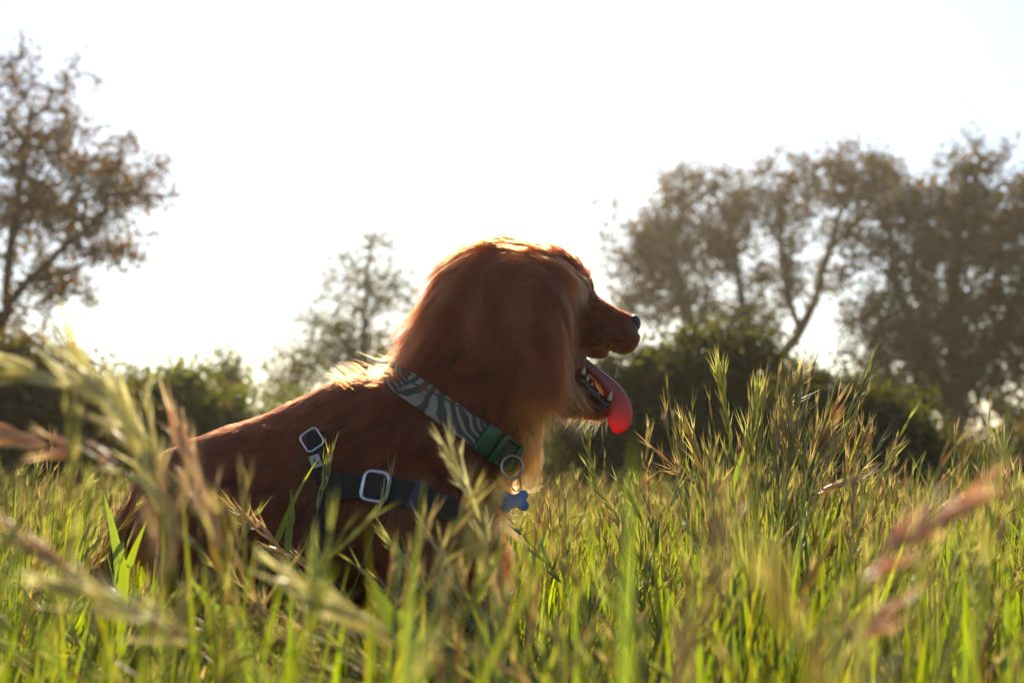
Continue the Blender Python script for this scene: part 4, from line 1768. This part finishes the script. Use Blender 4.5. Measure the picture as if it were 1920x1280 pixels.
def make_grass(nb, ns, y0, y1, seed, hs=1.0, wb=.0108, sp_n=(8, 14), spL=.040, spw=.0036, detail=True, S=5, pal_seed=PAL_SEED, margin=.45, name="grass", dry=0.0, mat=None):
    r = np.random.default_rng(seed)
    half = .40
    # roots gather in tufts
    R = wedge(nb, y0, y1, half, r, margin)
    R[:, :2] += r.normal(0, .012, (nb, 2))
    R = keep(R)
    n = len(R)
    h = hfield(R[:, 0], R[:, 1], r) * r.uniform(.62, 1.1, n) * hs
    phi = r.normal(.2, 1.6, n)
    bend = np.abs(r.normal(.18, .16, n))
    w = wb * r.uniform(.5, 1.35, n)
    col = PAL_BLADE[r.integers(0, len(PAL_BLADE), n)] * r.uniform(.75, 1.25, (n, 1))
    dr = (r.uniform(size=n) < dry)[:, None]
    col = np.where(dr, PAL_DRY[r.integers(0, len(PAL_DRY), n)] * r.uniform(.7, 1.2, (n, 1)), col)
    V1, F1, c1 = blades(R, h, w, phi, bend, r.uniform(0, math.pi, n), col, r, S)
    R = keep(wedge(ns, y0, y1, half, r, margin))
    n = len(R)
    h = hfield(R[:, 0], R[:, 1], r) * r.uniform(.82, 1.22, n) * hs
    phi = r.normal(.1, 1.1, n)
    bend = np.abs(r.normal(.22, .16, n))
    P = arcs(n, R, h, phi, bend, np.linspace(0, 1, 8 if detail else 5))
    P = P[clear_view(P)]
    n = len(P)
    Vs, Fs = stems(P, np.full(n, .0011 if detail else .0016))
    cs = np.repeat(PAL_SEED[r.integers(0, len(PAL_SEED), n)] * np.array([.8, 1.05, .7]), 3 * P.shape[1], 0)
    nsp = r.integers(sp_n[0], sp_n[1], n)
    (Vp, Fp, m2), idx = panicles(P, nsp, spL, spw, .34, r, detail=detail)
    base = pal_seed[r.integers(0, len(pal_seed), n)][idx] * r.uniform(.8, 1.25, (len(idx), 1))
    cp = np.repeat(base, m2, 0)
    V, F = join([(V1, F1), (Vs, Fs)])
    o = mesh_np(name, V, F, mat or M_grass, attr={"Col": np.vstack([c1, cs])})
    tag(o, kind="stuff")
    o2 = mesh_np("grass_seed_heads", Vp, Fp, M_seed, attr={"Col": cp}, smooth=False)
    tag(o2, kind="stuff")


def build_grass():
    make_grass(520, 70, .42, 1.05, 31, wb=.007, margin=.3)
    make_grass(9500, 1050, 1.0, 2.6, 32)
    make_grass(13000, 2200, 2.6, 5.5, 33, S=4, sp_n=(7, 11), margin=1.0, dry=.35)
    make_grass(30000, 9000, 5.5, 14, 34, wb=.011, S=3, detail=False, sp_n=(6, 9), spL=.055, spw=.007, pal_seed=PAL_DRY, margin=2, dry=.6, mat=M_dry)
    make_grass(40000, 14000, 14, 40, 35, wb=.022, S=2, detail=False, sp_n=(4, 6), spL=.09, spw=.016, pal_seed=PAL_DRY, margin=4, hs=.95, dry=.6, mat=M_dry)


build_grass()


def build_leaning():
    r = np.random.default_rng(77)
    parts = []
    n = 150
    R = np.stack([r.uniform(-.75, .25, n), r.uniform(.75, 1.5, n), np.full(n, -.012)], -1)
    h = r.uniform(.27, .36, n)
    P = arcs(n, R, h, r.normal(math.pi, .45, n), r.uniform(.35, .85, n), np.linspace(0, 1, 10))
    P = P[clear_view(P)]
    n = len(P)
    Vs, Fs = stems(P, np.full(n, .0012))
    cs = np.tile(np.array([[.22, .22, .08]]), (len(Vs), 1))
    tag(mesh_np("grass", Vs, Fs, M_grass, attr={"Col": cs}), kind="stuff")
    (Vp, Fp, m2), idx = panicles(P, r.integers(9, 16, n), .042, .0042, .28, r, start=.6)
    c = np.repeat(PAL_SEED[r.integers(0, len(PAL_SEED), n)][idx] * r.uniform(.7, 1.1, (len(idx), 1)), m2, 0)
    tag(mesh_np("grass_seed_heads", Vp, Fp, M_seed, attr={"Col": c}, smooth=False), kind="stuff")


build_leaning()


def build_clump():
    r = np.random.default_rng(78)
    n = 58
    R = np.stack([r.normal(.325, .05, n), r.normal(1.97, .07, n), np.full(n, -.012)], -1)
    h = r.uniform(.40, .56, n) - np.abs(R[:, 0] - .325) * .6
    P = arcs(n, R, h, np.where(R[:, 0] > .31, 0.2, math.pi) + r.normal(0, .7, n), np.abs(r.normal(.12, .1, n)), np.linspace(0, 1, 10))
    Vs, Fs = stems(P, np.full(n, .0012))
    tag(mesh_np("grass", Vs, Fs, M_grass, attr={"Col": np.tile(np.array([[.16, .19, .04]]), (len(Vs), 1))}), kind="stuff")
    (Vp, Fp, m2), idx = panicles(P, r.integers(8, 14, n), .05, .0042, .24, r, start=.6)
    c = np.repeat(PAL_SEED[r.integers(0, len(PAL_SEED), n)][idx] * r.uniform(.6, 1.0, (len(idx), 1)), m2, 0)
    tag(mesh_np("grass_seed_heads", Vp, Fp, M_seed, attr={"Col": c}, smooth=False), kind="stuff")


build_clump()

# ------------------------------------------------------------------ single stalks that stand out
STALKS = "single grass stalks that stand out"


def stalk(pts, label, n_sp=14, start=.55, spL=.048, spw=.0042, spread=.32, col=(.24, .2, .11), stem_col=None, seed=1, rad=.0013, blade=None, ripe=None):
    """pts: (px, py, distance) from the tip downwards; the stem goes on to the ground"""
    r = np.random.default_rng(seed)
    W3 = [W(*p) for p in pts][::-1]
    g = W3[0].copy()
    d = W3[0] - W3[1]
    g = g + d * .3
    g[2] = -.012
    P = spline([g] + W3, 22)
    root = empty("grass_stalk", g, label, "grass", STALKS)
    V, F = stems(P[None], np.array([rad]))
    sc = np.tile(np.array(stem_col or (.17, .19, .06)), (len(V), 1))
    mesh_np("stem", V, F, M_grass, root, attr={"Col": sc})
    (Vp, Fp, m2), idx = panicles(P[None], np.array([n_sp]), spL, spw, spread, r, start=start)
    c = np.repeat(np.array([col]) * r.uniform(.8, 1.25, (len(idx), 1)), m2, 0)
    mesh_np("seed_head", Vp, Fp, M_straw if col in (STRAW, ROSE, CLAY) else M_seed, root, smooth=False, attr={"Col": c})
    if blade:
        blade_mesh("blade", blade, root, r)
    return root


def blade_mesh(name, b, parent, r):
    pts, wpx = b["pts"], b["w"]
    W3 = [W(*p) for p in pts][::-1]
    P = spline(W3, 18)
    n = len(P)
    wid = np.array([(.6 + .4 * math.sin(min(1, t * 1.8) * math.pi / 2)) * (1 - t ** 2.5) + .02 for t in np.linspace(0, 1, n)]) * wpx
    tg = norm(np.gradient(P, axis=0))
    fc = norm(np.array(b.get("face", (.3, -1, .2)), float))
    side = norm(np.cross(tg, fc))
    nn = np.cross(side, tg)
    V = np.stack([P - side * wid[:, None] / 2 + nn * wid[:, None] * .12, P, P + side * wid[:, None] / 2 + nn * wid[:, None] * .12], 1).reshape(-1, 3)
    i = np.arange(n - 1)[:, None] * 3
    j = np.arange(2)[None]
    Q = np.stack([i + j, i + j + 1, i + j + 4, i + j + 3], -1).reshape(-1, 4)
    c = np.tile(np.array(b.get("col", (.17, .23, .04))), (len(V), 1)) * np.tile(np.array([1.0, .85, 1.0]), n)[:, None]
    return mesh_np(name, V, Q, M_grass, parent, attr={"Col": c})


def lone_blade(pts, w, label, seed=1, col=(.17, .23, .04), face=(.3, -1, .2)):
    r = np.random.default_rng(seed)
    b0 = W(*pts[-1])
    g = b0.copy()
    g[2] = -.012
    root = empty("broad_grass", g, label, "grass", "broad grass blades that stand out")
    P = list(pts)
    # carry the blade on to the ground
    gx = 960 + (P[-1][0] - 960)
    Y = P[-1][2]
    py_ground = 640 + FPX * (CAM_H * cP / Y + sP) / max(1e-6, (cP - CAM_H * sP / Y))
    P.append((P[-1][0] + (P[-1][0] - P[-2][0]) * .3, py_ground, Y))
    blade_mesh("leaf", dict(pts=P, w=w, col=col, face=face), root, r)
    return root


CLAY = (.62, .38, .27)
STRAW = (.66, .62, .36)
ROSE = (.62, .45, .33)
PINK = (.46, .31, .22)
TAN = (.48, .40, .23)
OLV = (.38, .38, .16)


def build_stalks():
    stalk([(-10, 684, .92), (110, 706, .9), (225, 775, .88), (330, 920, .86), (420, 1150, .85)], "blurred stalk arching over to the left above the dog's rump", 26, .45, .055, .006, .34, STRAW, seed=41)
    stalk([(15, 822, .95), (120, 840, .93), (230, 880, .9), (330, 990, .88), (400, 1180, .86)], "pinkish blurred head lying almost flat below the arching stalk", 16, .58, .05, .006, .3, ROSE, seed=42)
    stalk([(150, 690, .96), (215, 780, .94), (275, 900, .92), (330, 1060, .9)], "upright blurred head crossing the arching stalk", 18, .45, .05, .0055, .3, STRAW, seed=43)
    stalk([(345, 845, 1.0), (385, 960, .98), (415, 1060, .96), (440, 1180, .95)], "reddish blurred head in front of the dog's flank", 14, .5, .05, .005, .25, ROSE, seed=44)
    stalk([(280, 820, 1.02), (300, 940, 1.0), (330, 1080, .98), (350, 1200, .97)], "green blurred stalk standing before the dog's rump", 14, .4, .05, .005, .24, STRAW, seed=45)
    stalk([(850, 862, 1.22), (880, 930, 1.2), (915, 1020, 1.18), (950, 1180, 1.16)], "soft tan head standing before the dog's chest", 18, .45, .042, .0045, .32, STRAW, seed=46)
    stalk([(1805, 938, .64), (1700, 1010, .63), (1610, 1090, .62), (1560, 1190, .61)], "red brown blurred head leaning to the right over the meadow", 20, .48, .030, .0040, .34, CLAY, seed=47)
    stalk([(1660, 1150, .70), (1600, 1195, .69), (1530, 1250, .68)], "small red brown blurred head low beneath the red brown leaning one", 9, .55, .026, .0040, .38, CLAY, seed=48)
    stalk([(1825, 936, 1.5), (1770, 952, 1.5), (1710, 1010, 1.5), (1650, 1130, 1.5)], "thin arching head with curled tip beside the red brown blurred head", 18, .7, .02, .003, .35, TAN, seed=49)
    stalk([(612, 885, 1.74), (600, 945, 1.74), (578, 1010, 1.73), (545, 1120, 1.72)], "sharp green head just below the harness joint", 9, .68, .042, .0042, .3, OLV, seed=50)
    stalk([(715, 945, 1.66), (700, 1000, 1.65), (668, 1090, 1.64), (630, 1200, 1.62)], "slim stalk whose tip touches the big harness slider", 3, .9, .05, .004, .1, OLV, seed=51)
    stalk([(470, 982, 1.55), (530, 1030, 1.55), (600, 1080, 1.54), (660, 1160, 1.53)], "pinkish head leaning left before the dog's belly", 14, .55, .045, .004, .22, PINK, seed=52)
    stalk([(455, 1000, 1.7), (440, 1050, 1.7), (420, 1120, 1.7), (410, 1200, 1.7)], "olive head standing before the dog's haunch", 10, .6, .045, .004, .3, OLV, seed=53)
    stalk([(810, 1005, 1.35), (850, 1080, 1.34), (890, 1160, 1.33), (920, 1250, 1.32)], "pale head leaning left before the dog's fore leg", 14, .55, .042, .0042, .25, TAN, seed=54)
    stalk([(750, 1040, 1.45), (790, 1100, 1.45), (830, 1180, 1.45), (860, 1260, 1.45)], "grey green head low before the dog's elbow", 12, .55, .045, .004, .25, OLV, seed=55)
    stalk([(130, 1108, .80), (250, 1150, .79), (370, 1205, .78), (480, 1275, .77)], "blurred straw head lying from left to right low under the dog's tail", 18, .5, .045, .0048, .24, STRAW, seed=55)
    stalk([(40, 1010, .90), (130, 1075, .89), (230, 1160, .88), (310, 1260, .87)], "rosy blurred head leaning left in the lower left of the meadow", 16, .5, .042, .0045, .24, ROSE, seed=56)
    stalk([(560, 1095, .85), (660, 1150, .84), (760, 1215, .83), (850, 1290, .82)], "blurred straw head slanting under the dog's belly", 18, .5, .042, .0045, .24, STRAW, seed=57)
    # the tall clump to the right of the tongue
    for i, (tx, ty, mx, my, bx, lab, col) in enumerate([
        (1352, 722, 1375, 850, 1400, "leftmost tall head of the high clump right of the tongue", OLV),
        (1492, 722, 1440, 820, 1420, "highest leaning head of the high clump right of the tongue", TAN),
        (1488, 760, 1480, 860, 1470, "straight green head near the top of the high clump", OLV),
        (1558, 792, 1520, 880, 1490, "pinkish head leaning right out of the high clump", PINK),
        (1415, 768, 1405, 880, 1410, "short inner head of the high clump, left of its highest head", OLV),
        (1545, 850, 1500, 930, 1470, "lower pinkish head on the right flank of the high clump", PINK),
        (1292, 815, 1330, 920, 1360, "head bending left out of the high clump", TAN),
        (1256, 868, 1320, 930, 1370, "lowest thin head bending left from the high clump", PINK),
    ]):
        stalk([(tx, ty, 1.9), ((tx + mx) / 2, (ty + my) / 2 - 4, 1.91), (mx, my, 1.92), (bx, my + 160, 1.94)], lab, 16 if i < 5 else 10, .55, .052, .0044, .22, col, seed=60 + i)
    stalk([(1572, 908, 1.8), (1520, 930, 1.8), (1480, 965, 1.8), (1440, 1040, 1.8)], "long bristled pale pink head pointing right below the high clump", 8, .75, .06, .004, .12, (.55, .42, .36), seed=70)
    stalk([(1098, 800, 2.05), (1108, 870, 2.05), (1120, 950, 2.05), (1140, 1060, 2.05)], "thin grey head straight below the tongue", 12, .55, .045, .0035, .2, OLV, seed=71)
    stalk([(1212, 832, 2.2), (1205, 900, 2.2), (1190, 960, 2.2), (1180, 1060, 2.2)], "single upright head between the tongue and the high clump", 12, .6, .04, .004, .3, TAN, seed=72)
    stalk([(1885, 862, 1.9), (1905, 920, 1.9), (1925, 990, 1.9), (1930, 1080, 1.9)], "head leaning left at the picture's right margin", 14, .5, .05, .0042, .3, OLV, seed=73)
    # broad blades
    lone_blade([(695, 1085, 1.02), (730, 1160, 1.0), (775, 1260, .98)], .019, "broad bright green blade pointing up left before the dog's elbow", 81)
    lone_blade([(352, 1078, 1.25), (400, 1140, 1.24), (460, 1220, 1.23)], .014, "bright blade leaning left before the dog's haunch", 82)
    lone_blade([(595, 860, 1.72), (552, 935, 1.72), (520, 1010, 1.72), (490, 1090, 1.72)], .009, "long sharp yellow green blade reaching up to the harness label", 83, (.2, .23, .05))
    lone_blade([(545, 915, 1.73), (548, 970, 1.73), (540, 1040, 1.73)], .010, "short upright green blade beside the long blade at the harness", 84)
    lone_blade([(590, 1000, 1.6), (600, 1060, 1.6), (605, 1150, 1.6)], .014, "upright green blade below the harness joint", 85)
    lone_blade([(1395, 838, 1.88), (1378, 900, 1.88), (1368, 980, 1.88)], .013, "lit blade in the middle of the high clump", 86)
    lone_blade([(195, 925, 1.6), (215, 1010, 1.6), (225, 1100, 1.6)], .014, "upright lit blade left of the dog's tail", 87)
    lone_blade([(275, 975, 1.5), (245, 1050, 1.5), (230, 1120, 1.5)], .012, "lit blade leaning right across the dog's tail", 88)
    lone_blade([(155, 955, 1.62), (150, 1030, 1.62), (145, 1120, 1.62)], .013, "leftmost upright lit blade, well left of the dog's tail", 89)
    lone_blade([(290, 1045, 1.45), (293, 1120, 1.45), (295, 1220, 1.45)], .013, "tall narrow blade low under the dog's rump", 90)


build_stalks()
